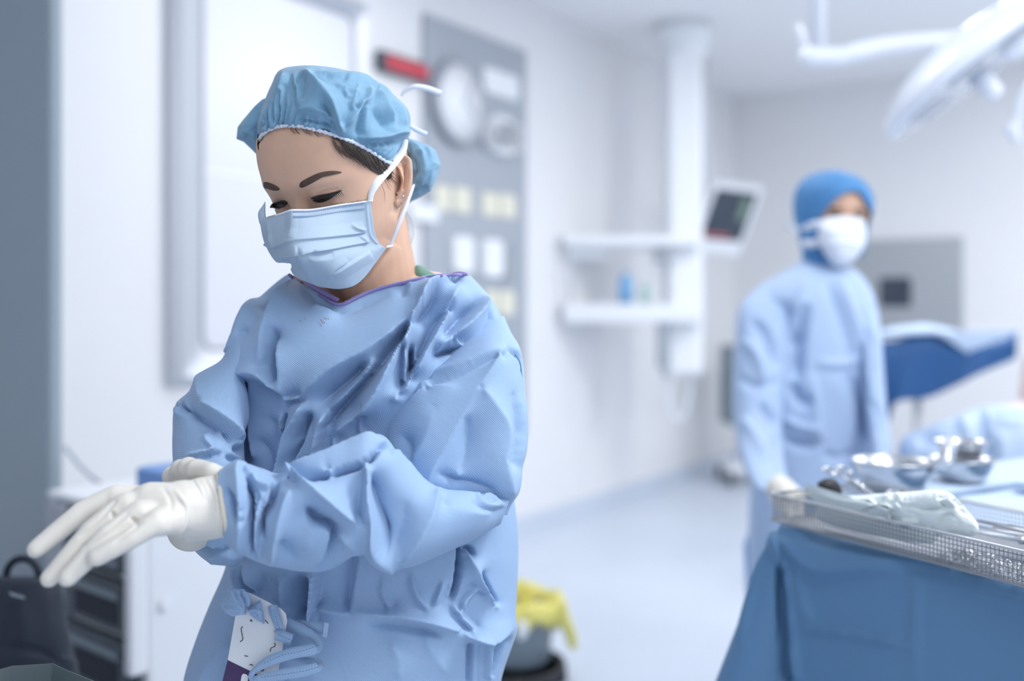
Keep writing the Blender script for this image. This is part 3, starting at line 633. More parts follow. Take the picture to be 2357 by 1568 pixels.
for f in ph:
    s, c = math.sin(f), math.cos(f); xy = Ri[:, :2] + (Cr[:, :2] - Ri[:, :2]) * s if f <= math.pi / 2 else Cr[:, :2] * s + (1 - s) * np.stack([Cr[:, 0] * .35 + .65 * 880, np.full(nu, 470.)], 1)
    if f <= math.pi / 2: d = Cr[:, 2] - (Cr[:, 2] - Ri[:, 2]) * c - .030 * np.sin(f)**.7 * c**.6 * np.sin(np.linspace(0, math.pi, nu))**.5
    else: d = Cr[:, 2] + .085 * -c
    V.append(P(xy[:, 0], xy[:, 1], d))
V = np.vstack(V); Fc = grid_faces(nv, nu)
N = normals(V, Fc)
if np.mean(np.einsum('ij,ij->i', N[:nu * nv // 3], (EYE - V)[:nu * nv // 3])) < 0: Fc = Fc[:, ::-1]
gath = []
for x, y, tx, ty, a in ((606, 305, 604, 250, 3), (613, 299, 616, 242, 4), (620, 296, 622, 236, 3.5), (626, 293, 626, 225, 4), (633, 290, 639, 208, 4), (645, 288, 652, 195, 4), (655, 288, 664, 205, 2.5), (667, 288, 676, 238, 3), (681, 289, 684, 262, 2.5), (703, 291, 708, 262, 3), (712, 293, 718, 268, 2.5), (728, 297, 735, 275, 2),
                        (845, 338, 858, 318, 3), (858, 345, 876, 325, 3), (868, 352, 890, 330, 3), (878, 358, 905, 335, 3), (888, 364, 915, 338, 3), (640, 288, 648, 240, -3), (618, 297, 620, 250, -3), (651, 288, 660, 225, -3)):
    gath.append(R([(x, y), ((x + tx) / 2 + 1, (y + ty) / 2), (tx, ty)], a, 4.5, 5, 1.3, .02, .5))
cap_folds = gath + [R([(694, 172), (716, 188), (757, 235), (770, 261), (789, 305)], 9, 60, 26, 1.6, .3, .1), R([(838, 236), (833, 275), (826, 315)], -6, 7, 14, 1.2, .1, .1), R([(839, 234), (818, 262), (790, 292)], 5, 14, 10, 1.3, .1, .2),
    R([(869, 203), (884, 246), (902, 282)], 6, 12, 28, 1.5), R([(826, 193), (812, 238), (815, 262)], 3.5, 6, 10, 1.4), R([(854, 198), (849, 226), (835, 237), (818, 240)], 4, 8, 8, 1.4), R([(716, 171), (800, 180), (866, 189), (900, 225)], 4, 14, 10, 1.4),
    R([(826, 316), (880, 312), (935, 298)], 7, 14, 18, 1.4, .2, .1), R([(835, 330), (880, 333), (925, 318)], -5, 9, 9, 1.3), R([(686, 262), (706, 250), (745, 258), (768, 280)], 5, 14, 12, 1.4), R([(690, 275), (730, 284), (770, 296)], -6, 16, 12, 1.3),
    R([(676, 170), (686, 215), (690, 250)], 3.5, 12, 6, 1.4), R([(700, 185), (690, 200), (686, 230)], 2.5, 5, 5), R([(790, 200), (800, 222), (812, 222)], 3, 6, 6), R([(770, 195), (800, 205), (830, 215)], 2.5, 6, 5), R([(740, 165), (770, 175), (800, 172)], 2.5, 6, 6),
    R([(905, 230), (925, 262), (930, 295)], 3, 10, 10), R([(655, 170), (650, 195), (640, 220)], 4, 12, 8), R([(612, 285), (598, 300), (595, 330)], -4, 8, 8), R([(745, 240), (760, 270), (775, 300)], -3, 12, 6), R([(860, 250), (880, 280), (890, 300)], -4, 12, 12)]
V = drape_m(V, Fc, cap_folds, None, .15, 1.7, 2.0, 26.0)
tuck(V, Fc[:len(Fc) // 2]); cap = obj('bouffant_cap', V, Fc, M['cap'], nurse)
cap.modifiers.new('thick', 'SOLIDIFY').thickness = .0006
V, Q, T = puff([(621, 222), (603, 229), (582, 250), (560, 275), (547, 292), (544, 320), (561, 327), (580, 345), (597, 362), (606, 330), (618, 280)], (590, 288), 1.135, .028, .03, 26, 140, smooth_line=False)
V = drape(V, Q, [R([(600, 232), (575, 280), (560, 320)], 3, 12, 18), R([(592, 250), (588, 300), (596, 340)], -4, 8, 10), R([(560, 300), (580, 310), (592, 330)], 3, 8, 8)], T); obj('cap_fold', V, [Q, T], M['cap'], cap)
V, Q, T = puff([(925, 322), (942, 318), (960, 324), (985, 334), (1003, 346), (1015, 380), (1006, 410), (992, 440), (966, 455), (944, 466), (918, 492), (915, 470), (935, 420), (930, 360)], (964, 396), 1.185, .035, .05, 30, 160, smooth_line=False)
V = drape(V, Q, [R([(945, 328), (968, 352), (976, 385), (962, 420)], 6, 12, 22), R([(940, 350), (958, 385), (950, 410)], -5, 8, 8), R([(985, 336), (990, 380), (985, 430)], 4, 18, 14), R([(1012, 380), (985, 385), (960, 450)], 3, 10, 10), R([(942, 362), (955, 352), (975, 360)], 4, 6, 6), R([(930, 455), (955, 440), (985, 430)], -4, 8, 8)], T); obj('cap_bun', V, [Q, T], M['cap'], cap)
q = cr([(x, y, d) for x, y, d in rim[:11]], 200); rr = P(q[:, 0] + 1.0 * np.sin(np.arange(200) * 1.9), q[:, 1] + 1 + 1.0 * np.cos(np.arange(200) * 2.3), q[:, 2] - .001)
MB().tube(rr, .0019 + .0004 * np.sin(np.arange(200) * 1.3), 8).build('elastic_edge', M['elastic'], cap, True)

# surgical mask: pleated sheet over nose, cheeks and chin
gx = np.array([[(596, 490), (615, 501), (645, 492), (673, 483), (719, 481), (785, 470), (853, 461)], [(599, 517), (625, 522), (655, 516), (685, 512), (735, 508), (795, 500), (857, 496)],
    [(609, 560), (631, 567), (655, 560), (682, 555), (735, 549), (797, 541), (862, 533)], [(634, 602), (650, 597), (668, 592), (692, 586), (742, 578), (802, 568), (872, 559)],
    [(660, 606), (675, 613), (692, 616), (716, 616), (758, 611), (820, 598), (884, 568)], [(673, 630), (688, 642), (710, 651), (738, 660), (787, 665), (832, 646), (889, 572)]], float)
gd = np.array([[1.060, 1.046, 1.030, 1.021, 1.031, 1.056, 1.098], [1.056, 1.036, 1.018, 1.007, 1.018, 1.046, 1.097], [1.054, 1.032, 1.010, .998, 1.010, 1.042, 1.096], [1.054, 1.034, 1.012, 1.000, 1.010, 1.042, 1.098],
    [1.056, 1.042, 1.026, 1.016, 1.022, 1.050, 1.104], [1.068, 1.062, 1.056, 1.054, 1.060, 1.072, 1.108]])
gd = np.array([[min(gd[i, j], on_body(gx[i, j, 0], gx[i, j, 1], gd[i, j]) - (.0015 if i == 0 else .004)) for j in range(7)] for i in range(6)])
G = np.dstack([gx, gd]); nu, nv = 220, 200
G = np.stack([cr(G[:, j], nv) for j in range(7)], 1); G = np.stack([cr(G[i], nu) for i in range(nv)], 0)
V = P(G[..., 0], G[..., 1], G[..., 2]).reshape(-1, 3); Fc = grid_faces(nv, nu)
if np.mean(normals(V, Fc)[:, 1]) > 0: Fc = Fc[:, ::-1]
mask_folds = [R([(610, 562), (631, 569), (669, 556), (732, 549), (800, 541), (840, 534)], 3.2, 26, 2.2, 1.0, .02, .05), R([(640, 596), (649, 593), (686, 586)], 3.0, 22, 2.2, 1.0, .02, .05), R([(690, 586), (716, 580), (771, 572), (850, 556)], 3.0, 18, 2.5, 1.0, .1, .05),
    R([(766, 634), (810, 606), (852, 580)], 2.4, 5, 22, 1.1, .15, .1), R([(808, 517), (820, 526), (843, 530)], 3, 5, 7, 1.3), R([(825, 540), (838, 552), (842, 560)], 2, 6, 5), R([(686, 586), (705, 620), (720, 650)], 2.5, 14, 10, 1.3), R([(653, 592), (660, 603), (668, 620)], -3, 6, 8, 1.2, .05, .2),
    R([(716, 580), (730, 587), (768, 582)], -3, 8, 14, 1.1), R([(673, 483), (672, 520), (668, 550)], 2.0, 14, 18, 1.3, .02, .3), R([(675, 500), (720, 498), (775, 489)], 1.0, 3, 3, 1), R([(755, 640), (770, 620), (800, 600)], 2, 14, 10), R([(616, 510), (622, 545), (633, 570)], 1.6, 6, 8), R([(843, 465), (846, 500), (852, 540), (868, 562)], 1.0, 3, 3, 1, .02, .02)]
V = drape(V, Fc, mask_folds, None, .1)
tuck(V, Fc); mk = obj('face_mask', V, Fc, M['mask'], nurse); mk.modifiers.new('thick', 'SOLIDIFY').thickness = .0012
MBv = bvh_of(V, Fc)
def on_mask(pts, off, n): return [np.array(hit(MBv, x, y, Vector(P(x, y, 1.09)))[0]) * (1 - off) + EYE * off for x, y in cr(pts, n)]
MB().tube(on_mask([(612, 502), (645, 493), (673, 484.5), (719, 483), (785, 472), (850, 463)], .0004, 60), .0011, 6).build('top_binding', M['mask_w'], mk, True)
q = [(853, 461, 1.0975), (857, 496, 1.0965), (863, 535, 1.0975), (872, 556, 1.1005), (886, 568, 1.106), (903, 566, 1.115)]; q = cr(q, 40)
MB().tube(P(q[:, 0], q[:, 1], q[:, 2] - .002), .0014, 6).build('side_binding', M['mask_w'], mk, True)
sm_ = MB()
for a, b in (([(675, 487.5), (719, 486.5), (785, 475.5), (838, 468)], 46), ([(675, 499), (722, 497), (790, 486), (838, 481)], 46)):
    for k, p in enumerate(on_mask(a, .0012, b)): sm_.box(p, (.0006, .0003, .0005))
sm_.build('stitching', M['stitch'], mk, False, 'stuff')
for nm, pts in (('upper_strap', [(852, 463, 1.094, 6), (855, 445, 1.092, 7), (868, 418, 1.092, 11), (890, 392, 1.095, 11), (913, 368, 1.098, 9), (928, 345, 1.10, 8), (933, 320, 1.112, 7)]), ('lower_strap', [(898, 567, 1.114, 5), (904, 550, 1.112, 5), (916, 520, 1.11, 5.5), (931, 482, 1.112, 5), (945, 445, 1.12, 4), (953, 424, 1.13, 2.5)]),
                ('strap_tail', [(922, 222, 1.2, 3), (935, 208, 1.2, 5), (955, 199, 1.2, 6), (985, 204, 1.205, 7), (1016, 216, 1.21, 7)]), ('strap_tail', [(938, 285, 1.19, 4), (955, 297, 1.19, 6), (983, 310, 1.19, 6)])):
    if nm == 'upper_strap': pts = [(x, y, min(d, on_body(x, y, d) - .004) if y < 455 else min(d, on_body(x, y, d) - .005), w_) for x, y, d, w_ in pts]
    V, Fc = ribbon(pts); obj(nm, V, Fc, M['mask_w'], mk)
V, Q, T = puff([(611, 463), (604, 474), (594, 491), (598, 516), (607, 520), (613, 508), (611, 490)], (604, 494), 1.054, .004, .004, 10, 50); obj('side_wing', V, [Q, T], M['mask'], mk)

# green scrub collar, then the gown
V, Q, T = puff([(945, 622), (962, 610), (985, 622), (1012, 640), (990, 660), (950, 650)], (970, 636), 1.165, .012, .03, 10, 40); obj('scrub_collar', V, [Q, T], M['scrub'], nurse)
torso = [  # left edge, right edge, depth, front and back thickness
    (690, 618, 1052, 622, 1.175, .050, .06), (655, 636, 1078, 632, 1.172, .066, .08), (612, 672, 1112, 668, 1.170, .082, .09), (566, 718, 1142, 708, 1.168, .094, .10), (530, 785, 1170, 780, 1.168, .103, .11), (526, 860, 1180, 860, 1.168, .108, .115),
    (535, 960, 1172, 960, 1.17, .105, .115), (540, 1060, 1172, 1060, 1.172, .10, .115), (540, 1150, 1182, 1150, 1.175, .098, .115), (534, 1230, 1190, 1230, 1.178, .100, .118), (520, 1310, 1190, 1310, 1.18, .105, .12), (482, 1400, 1184, 1415, 1.18, .11, .12), (452, 1480, 1184, 1462, 1.18, .112, .125), (425, 1570, 1150, 1570, 1.18, .115, .13),
    (405, 1700, 1140, 1700, 1.18, .12, .14), (395, 1900, 1150, 1900, 1.18, .125, .15), (390, 2150, 1160, 2150, 1.18, .13, .15), (388, 2330, 1165, 2330, 1.18, .13, .15)]
def resamp_rows(st, rows):                                 # denser rows where the photograph looks
    S = np.asarray(st, float); y = (S[:, 1] + S[:, 3]) / 2; C_ = cr(S, 600); yc = (C_[:, 1] + C_[:, 3]) / 2
    o = np.argsort(yc); return np.stack([np.interp(rows, yc[o], C_[o, j]) for j in range(7)], 1)
rows = np.r_[np.linspace(620, 1572, 400), np.linspace(1590, 2328, 26)]
def loft_rows(S, ns, ex=2.0, front=.8):
    global cr; keep = cr; cr = lambda a, n: np.asarray(a, float)
    try: return loft(S, len(S), ns, ex, front)
    finally: cr = keep
V, Q, T = loft_rows(resamp_rows(torso, rows), 430, 2.3)
TF = [  # chest and shoulder folds, read from the photograph
    R([(678, 650), (657, 685), (640, 721), (622, 791), (608, 856)], 10, 14, 55, 1.5, .3, .3), R([(660, 656), (640, 678), (606, 715)], -11, 12, 12, 1.2, .3, .2), R([(590, 672), (580, 735), (551, 797), (527, 831)], 8, 22, 16, 1.4, .1, .2),
    R([(646, 700), (610, 745), (575, 775)], 5, 12, 12), R([(527, 831), (567, 857), (606, 856), (632, 876), (656, 908)], 10, 34, 12, 1.3, .05, .2), R([(575, 880), (610, 895), (650, 905)], -6, 14, 18),
    R([(522, 765), (530, 800), (528, 828)], -8, 8, 9, 1.2), R([(558, 880), (560, 930), (558, 990), (566, 1060)], -12, 9, 14, 1.2, .1, .2), R([(646, 779), (656, 850), (659, 914)], 8, 12, 60, 1.5, .3, .15), R([(640, 760), (630, 820), (640, 880)], -5, 20, 14, 1.4),
    R([(965, 690), (928, 748), (850, 808), (756, 856), (692, 915)], 9, 48, 24, 1.5, .35, .15), R([(842, 832), (800, 880), (735, 932)], -10, 34, 26, 1.3, .15, .2), R([(656, 915), (672, 918), (700, 908)], 6, 6, 8, 1.3), R([(660, 935), (668, 925), (690, 920)], -5, 6, 6),
    R([(655, 955), (649, 1000), (641, 1050), (632, 1095)], -16, 6, 5, 1.0, .15, .02), R([(702, 925), (690, 960), (664, 1005), (640, 1095)], 9, 14, 22, 1.4, .1, .02), R([(712, 950), (700, 1000), (670, 1080)], -9, 16, 18, 1.3), R([(728, 975), (705, 1020), (668, 1080)], 5, 12, 10),
    R([(757, 945), (743, 980), (736, 1020), (732, 1050)], 11, 8, 40, 1.4, .15, .02), R([(760, 942), (800, 905), (842, 862), (868, 825)], 7, 18, 22, 1.4), R([(774, 998), (790, 975), (826, 948), (835, 925)], 7, 10, 16), R([(830, 950), (832, 985), (834, 1005)], 4, 5, 5), R([(772, 1000), (770, 1030), (765, 1045)], 4, 8, 8),
    R([(1040, 645), (990, 680), (950, 735), (935, 779), (905, 830), (860, 905), (810, 975)], 15, 40, 30, 1.5, .2, .1), R([(1003, 680), (972, 710), (889, 822), (790, 936), (745, 990)], -10, 26, 22, 1.4, .25, .2), R([(935, 778), (934, 830), (932, 880)], 14, 16, 5, 1.1, .02, .05), R([(945, 800), (945, 840), (938, 870)], -18, 8, 16, 1.1, .1, .1),
    R([(1060, 660), (1015, 738), (979, 805), (944, 864), (905, 922)], 13, 14, 36, 1.4, .25, .05), R([(1040, 700), (1000, 755), (959, 834), (915, 908)], -10, 16, 12, 1.3), R([(1098, 690), (1104, 712), (1044, 773), (1000, 814)], 10, 30, 16, 1.4, .3, .1), R([(1085, 705), (1060, 735), (1020, 775)], -8, 18, 14),
    R([(997, 817), (1040, 806), (1062, 804), (1112, 804), (1161, 798)], -9, 7, 9, 1.0, .1, .05), R([(1123, 703), (1129, 738), (1114, 773), (1117, 802)], -6, 6, 6, 1.1), R([(1150, 715), (1158, 745), (1152, 797)], -5, 5, 6, 1.1), R([(1140, 755), (1128, 775), (1140, 795)], 4, 8, 8), R([(1045, 775), (1054, 795), (1080, 800)], 4, 6, 6),
    R([(700, 660), (740, 700), (785, 712), (830, 690), (900, 668)], -7, 16, 24, 1.4), R([(720, 705), (770, 712)], 4, 14, 14), R([(935, 652), (945, 668), (935, 690)], 4, 12, 10), R([(1000, 640), (1030, 636), (1048, 648)], -6, 6, 8), R([(600, 960), (640, 1000), (625, 1080)], -5, 30, 20), R([(585, 1010), (610, 1060), (620, 1095)], -6, 18, 18),
    # below the forearm
    R([(822, 1262), (815, 1290), (805, 1350), (797, 1409)], -7, 8, 14, 1.2, .02, .1), R([(742, 1300), (730, 1360), (725, 1395), (721, 1430)], 14, 5, 60, 1.1, .02, .1), R([(725, 1396), (760, 1406), (797, 1412)], 6, 12, 5, 1.1, .1, .2), R([(690, 1330), (700, 1380), (690, 1430)], -14, 40, 30, 1.0, .1, .1),
    R([(815, 1408), (880, 1408), (941, 1416), (1000, 1430), (1058, 1446)], 8, 18, 26, 1.4, .2, .05), R([(850, 1440), (930, 1445), (1010, 1462)], -6, 16, 24), R([(1058, 1250), (1056, 1290), (1049, 1344), (1038, 1380)], -12, 7, 6, 1.0, .02, .2), R([(1070, 1262), (1085, 1300), (1100, 1330), (1120, 1370), (1140, 1400)], 9, 20, 12, 1.3), R([(1103, 1319), (1120, 1352), (1140, 1390)], -9, 6, 6, 1.1),
    R([(1062, 1268), (1080, 1262), (1085, 1280)], -7, 8, 10), R([(1060, 1449), (1103, 1466), (1121, 1468), (1172, 1444)], 11, 26, 12, 1.3, .15, .35), R([(1085, 1481), (1082, 1520), (1081, 1580)], -6, 7, 9, 1.2, .1, .02), R([(1121, 1468), (1120, 1520), (1117, 1590)], 6, 10, 8, 1.2, .05, .02), R([(1160, 1470), (1140, 1520), (1125, 1570)], -7, 8, 8),
    R([(945, 1320), (960, 1370), (985, 1400)], 4, 10, 10), R([(880, 1330), (884, 1370), (900, 1400)], 3, 9, 9), R([(1020, 1340), (1008, 1370), (1000, 1395)], 4, 9, 7), R([(1040, 1390), (1062, 1420), (1090, 1450)], 5, 9, 9), R([(1100, 1350), (1070, 1380), (1060, 1420)], 4, 9, 9),
    R([(545, 1310), (552, 1345), (570, 1362)], -9, 7, 10, 1.1, .02, .1), R([(600, 1315), (580, 1360), (560, 1400)], -8, 20, 25), R([(660, 1320), (650, 1370), (660, 1400)], 6, 16, 14), R([(615, 1320), (635, 1360), (640, 1400)], -6, 14, 14), R([(545, 1470), (500, 1530), (470, 1580)], 7, 14, 24, 1.3, .1, .02), R([(900, 1480), (920, 1520), (915, 1575)], 3, 24, 24), R([(980, 1470), (1000, 1510), (1040, 1560)], 3, 20, 20)]
V = drape_m(V, Q, TF, T, .42, gain=2.2, L=75, soft=1)
# neck opening
npoly = [(640, 560), (660, 622), (690, 648), (735, 674), (780, 699), (830, 674), (880, 656), (930, 645), (975, 634), (1010, 628), (1070, 620), (1070, 560)]
uvp = pix(V); fr = V[:, 1] < 1.168
cut = inside(uvp, npoly) & fr; Q = Q[~cut[Q].any(1)]; T = T[~cut[T].any(1)]
up = uvp[:, 1] < 634; Q = Q[~(up[Q]).all(1)]; T = T[T.min(1) > 600] if len(T) else T
gown = obj('surgical_gown', V, [Q, T] if len(T) else Q, M['gown'], nurse)
GB = bvh_of(V, Q)
def on_gown(x, y, off=.002, dflt=1.09): p = np.array(hit(GB, x, y, Vector(P(x, y, dflt)))[0]); return p + (EYE - p) * off
nb = cr([(662, 628), (700, 655), (740, 679), (780, 702), (830, 678), (880, 660), (930, 649), (975, 638), (1010, 633), (1050, 630), (1078, 632)], 80)
nbp = np.array([on_gown(x, y + 2, .001) for x, y in nb]); kern = np.ones(7) / 7; nbp = np.stack([np.convolve(np.pad(nbp[:, j], 3, 'edge'), kern, 'valid') for j in range(3)], 1)
MB().tube(nbp, .0019, 8).build('neck_binding', M['purple'], gown, True)
V, Fc = ribbon([(703, 648, 1.105, 5), (740, 670, 1.10, 6), (778, 694, 1.098, 7)], .002); obj('neck_binding', V, Fc, M['purple'], gown)
V, Fc = ribbon([(1040, 631, 1.125, 3), (1060, 630, 1.12, 5), (1075, 632, 1.12, 4)], .002); obj('neck_binding', V, Fc, M['purple'], gown)

pm = MB()                                                  # faint ink print on the chest
for x0, y0, x1, y1 in ((738, 735, 743, 740), (742, 739, 744, 743), (737, 741, 738, 744), (738, 747, 741, 750), (748, 740, 749, 743), (748, 731, 752, 734), (755, 733, 757, 734), (688, 738, 694, 740), (700, 735, 702, 732)):
    pm.tube([on_gown(x0, y0, .0004), on_gown(x1, y1, .0004)], .0006, 4)
pm.build('ink_print', M['panel'], gown, False, 'stuff')
# sleeve of her right arm (left in the picture)
slB = [(612, 700, 640, 760, 1.15, .04, .05), (545, 752, 585, 835, 1.142, .055, .05), (510, 832, 560, 880, 1.135, .055, .05), (458, 888, 560, 930, 1.125, .06, .05), (405, 930, 560, 985, 1.115, .062, .05), (397, 1000, 562, 1040, 1.105, .064, .052), (398, 1065, 566, 1095, 1.095, .064, .052), (404, 1140, 572, 1160, 1.085, .062, .052), (416, 1215, 575, 1225, 1.08, .056, .05), (448, 1268, 562, 1280, 1.08, .045, .04), (485, 1300, 545, 1305, 1.085, .02, .02)]
V, Q, T = loft(slB, 260, 240, 2.2)
V = drape_m(V, Q, [R([(490, 838), (481, 855), (470, 895), (463, 935)], 9, 16, 34, 1.3, .1, .1), R([(402, 928), (430, 945), (463, 962), (493, 978), (533, 1009), (556, 1045)], -9, 14, 12, 1.2, .1, .1), R([(463, 935), (495, 955), (527, 996), (548, 1030)], 11, 30, 10, 1.2, .1, .1), R([(404, 926), (415, 940), (412, 960)], 6, 10, 10),
    R([(540, 870), (548, 930), (552, 1000)], 6, 22, 14), R([(512, 1042), (480, 1050), (456, 1058)], -5, 5, 6), R([(520, 1050), (545, 1060), (560, 1075)], -6, 8, 8), R([(500, 1030), (470, 1042), (430, 1050)], 5, 8, 8), R([(470, 1000), (480, 1020), (500, 1035)], 3, 10, 10), R([(430, 1255), (480, 1270), (540, 1262)], -5, 10, 10), R([(470, 1285), (510, 1275), (545, 1285)], 4, 8, 8)], T, gain=1.7, soft=1)
obj('sleeve', V, [Q, T], M['gown'], gown)
# sleeve of her left arm: upper arm, then forearm across the body
slA = [(1060, 748, 1160, 728, 1.15, .03, .05), (1040, 815, 1176, 765, 1.13, .055, .06), (985, 878, 1198, 806, 1.115, .064, .07), (925, 912, 1206, 870, 1.105, .066, .075), (885, 972, 1207, 960, 1.095, .068, .08), (880, 1050, 1203, 1050, 1.085, .068, .08), (925, 1115, 1188, 1120, 1.075, .064, .08), (1000, 1190, 1168, 1185, 1.075, .045, .06)]
V, Q, T = loft(slA, 260, 260, 2.5)
V = drape_m(V, Q, [R([(1164, 800), (1103, 893), (1060, 975), (1015, 1058), (985, 1120)], 5, 46, 14, 1.4, .05, .05), R([(1103, 893), (1126, 923), (1158, 981), (1160, 1026), (1153, 1067), (1167, 1145)], 8, 50, 28, 1.5, .1, .05), R([(1160, 803), (1067, 850), (1003, 874), (921, 909)], 6, 10, 26, 1.4, .1, .1), R([(1168, 800), (1196, 822), (1203, 850)], -4, 4, 8, 1.1),
    R([(940, 925), (985, 895), (1060, 892)], 3, 14, 14), R([(905, 1000), (935, 1020), (930, 1060)], -9, 12, 14), R([(1010, 1090), (1060, 1110), (1140, 1130)], -8, 30, 16, 1.3), R([(1190, 900), (1196, 1000), (1185, 1080)], 4, 12, 10), R([(1000, 930), (985, 1000), (950, 1060)], 3, 30, 30), R([(1075, 960), (1070, 1040), (1050, 1100)], -4, 30, 30)], T, gain=1.8, soft=1)
sleeve = obj('sleeve', V, [Q, T], M['gown'], gown)
slF = [(1176, 1142, 1152, 1207, 1.055, .030, .04), (1100, 1141, 1062, 1256, 1.035, .055, .05), (1000, 1130, 965, 1294, 1.015, .064, .055), (932, 1066, 898, 1297, 1.0, .066, .055), (876, 1001, 836, 1272, .99, .064, .055), (795, 1028, 762, 1310, .98, .060, .055), (712, 1062, 698, 1316, .968, .056, .05), (648, 1090, 606, 1298, .957, .052, .048), (602, 1078, 552, 1272, .948, .046, .044), (556, 1066, 512, 1228, .94, .038, .038), (506, 1082, 486, 1196, .935, .028, .03)]
V, Q, T = loft(slF, 420, 300, 2.3)
V = drape_m(V, Q, [R([(571, 1086), (580, 1136), (580, 1198), (581, 1280)], -14, 7, 9, 1.0, .1, .05), R([(574, 1095), (592, 1140), (586, 1180)], -5, 6, 12), R([(637, 1108), (624, 1159), (603, 1196), (602, 1236)], -15, 8, 9, 1.0, .1, .1), R([(552, 1070), (548, 1120), (556, 1200), (560, 1265)], 6, 14, 12, 1.4, .05, .1), R([(560, 1074), (590, 1115), (620, 1122)], 6, 10, 8), R([(596, 1150), (588, 1210), (590, 1280)], 6, 8, 9), R([(515, 1120), (535, 1150), (545, 1200)], -5, 10, 10),
    R([(659, 1090), (698, 1115), (756, 1152), (827, 1194)], 13, 16, 34, 1.4, .1, .1), R([(842, 1064), (846, 1110), (832, 1191)], 9, 26, 10, 1.3, .05, .1), R([(843, 1110), (846, 1160), (866, 1233), (914, 1290)], 12, 30, 12, 1.3, .1, .05), R([(858, 1090), (868, 1150), (880, 1212), (893, 1262)], -13, 12, 24, 1.3, .15, .15), R([(994, 1136), (985, 1175), (962, 1218), (919, 1288)], 8, 44, 50, 1.6, .1, .1),
    R([(896, 1033), (926, 1066), (990, 1128), (1050, 1134), (1151, 1153)], 5, 6, 20, 1.4, .05, .05), R([(710, 1168), (714, 1185), (728, 1200), (760, 1212), (770, 1232), (764, 1258), (754, 1288), (736, 1308)], -12, 12, 8, 1.1, .1, .05), R([(775, 1225), (800, 1250), (840, 1266)], 5, 14, 14), R([(682, 1124), (648, 1166), (636, 1220), (630, 1290)], 9, 12, 40, 1.5, .15, .1), R([(645, 1240), (660, 1270), (680, 1290)], -5, 20, 30),
    R([(662, 1098), (700, 1098), (751, 1095), (785, 1085), (838, 1066), (872, 1030)], -10, 8, 10, 1.1, .1, .1), R([(655, 1092), (740, 1062), (820, 1028), (866, 1008)], 7, 8, 14, 1.2, .05, .1), R([(750, 1093), (758, 1088), (764, 1098)], 4, 4, 4), R([(868, 1030), (890, 1024), (905, 1040)], -6, 6, 8), R([(690, 1185), (720, 1230), (700, 1270)], 4, 30, 30), R([(1010, 1160), (1060, 1180), (1130, 1180)], 4, 30, 40), R([(1160, 1160), (1120, 1165), (1090, 1150)], 4, 8, 10), R([(940, 1150), (935, 1210), (910, 1260)], -5, 24, 24)], T, gain=1.7, soft=1)
fore = obj('forearm_sleeve', V, [Q, T], M['gown'], gown)
# seams
q = cr([(1167, 799), (1190, 818), (1202, 845), (1206, 923), (1205, 1000), (1203, 1056)], 40); MB().tube(P(q[:, 0] - 3, q[:, 1], np.linspace(1.085, 1.06, 40)), .0008, 5).build('seam', M['drape'], gown, True)

# card, bow, belt ties at the waist
card = MB(); V, Fc = plate([(550, 1372), (566, 1362), (582, 1368), (648, 1402), (658, 1413), (661, 1430), (656, 1460), (634, 1580), (625, 1640), (500, 1600), (512, 1568), (524, 1520)], 1.048, .0012); card.add(V, Fc); card = card.build('tie_card', M['paper'], gown)
V, Fc = plate([(524, 1520), (604, 1559), (634, 1576), (625, 1640), (498, 1640), (512, 1568)], 1.0476, .001); obj('card_footer', V, Fc, M['violet'], card, False)
V, Fc = plate([(556, 1556), (560, 1551), (568, 1553), (572, 1558), (569, 1576), (552, 1580)], 1.0472, .001); obj('card_mark', V, Fc, M['paper'], card, False)
for pts in ([(559, 1443), (555, 1448), (557, 1460), (559, 1472), (553, 1478)], [(632, 1480), (633, 1488), (624, 1492), (622, 1500)], [(563, 1510), (568, 1511), (571, 1511)], [(576, 1431), (578, 1427), (580, 1432)], [(610, 1428), (614, 1432), (617, 1436)], [(574, 1531), (579, 1530), (582, 1533)], [(591, 1541), (595, 1537), (598, 1542), (602, 1538), (607, 1540), (605, 1545), (601, 1544)]):
    q = cr(pts, 14); MB().tube(P(q[:, 0], q[:, 1], 1.0474), .0004, 5).build('pen_stroke', M['ink'], card, True)
V, Q, T = puff([(505, 1388), (520, 1358), (548, 1357), (562, 1356), (574, 1372), (577, 1390), (566, 1404), (566, 1416), (552, 1416), (535, 1420), (520, 1412)], (545, 1388), 1.045, .012, .012, 18, 90, smooth_line=False)
V = drape(V, Q, [R([(528, 1362), (545, 1385), (562, 1404)], 4, 6, 8), R([(550, 1360), (562, 1378), (568, 1400)], -4, 4, 5), R([(515, 1395), (535, 1402), (560, 1408)], 3, 6, 6), R([(540, 1362), (555, 1380), (566, 1402)], 3, 5, 5), R([(560, 1360), (570, 1380), (570, 1398)], 3, 4, 4)], T); obj('bow', V, [Q, T], M['gown'], gown)
V, Q, T = puff([(570, 1402), (585, 1392), (599, 1381), (604, 1400), (609, 1438), (590, 1428), (575, 1416)], (590, 1408), 1.044, .008, .006, 14, 70, smooth_line=False)
V = drape(V, Q, [R([(572, 1406), (590, 1404), (604, 1410)], 2.5, 5, 6), R([(575, 1412), (590, 1420), (604, 1430)], -2, 4, 5), R([(574, 1410), (588, 1412), (590, 1420)], -2.5, 4, 4)], T); obj('bow', V, [Q, T], M['gown'], gown)
V, Fc = ribbon([(627, 1395, 1.046, 11), (634, 1420, 1.044, 11), (643, 1447, 1.044, 9), (637, 1458, 1.045, 8)], .0012); obj('belt_end', V, Fc, M['gown'], gown)
V, Fc = ribbon([(634, 1462, 1.043, 13), (652, 1466, 1.042, 13), (672, 1473, 1.042, 13)], .0012); obj('belt_end', V, Fc, M['gown'], gown)
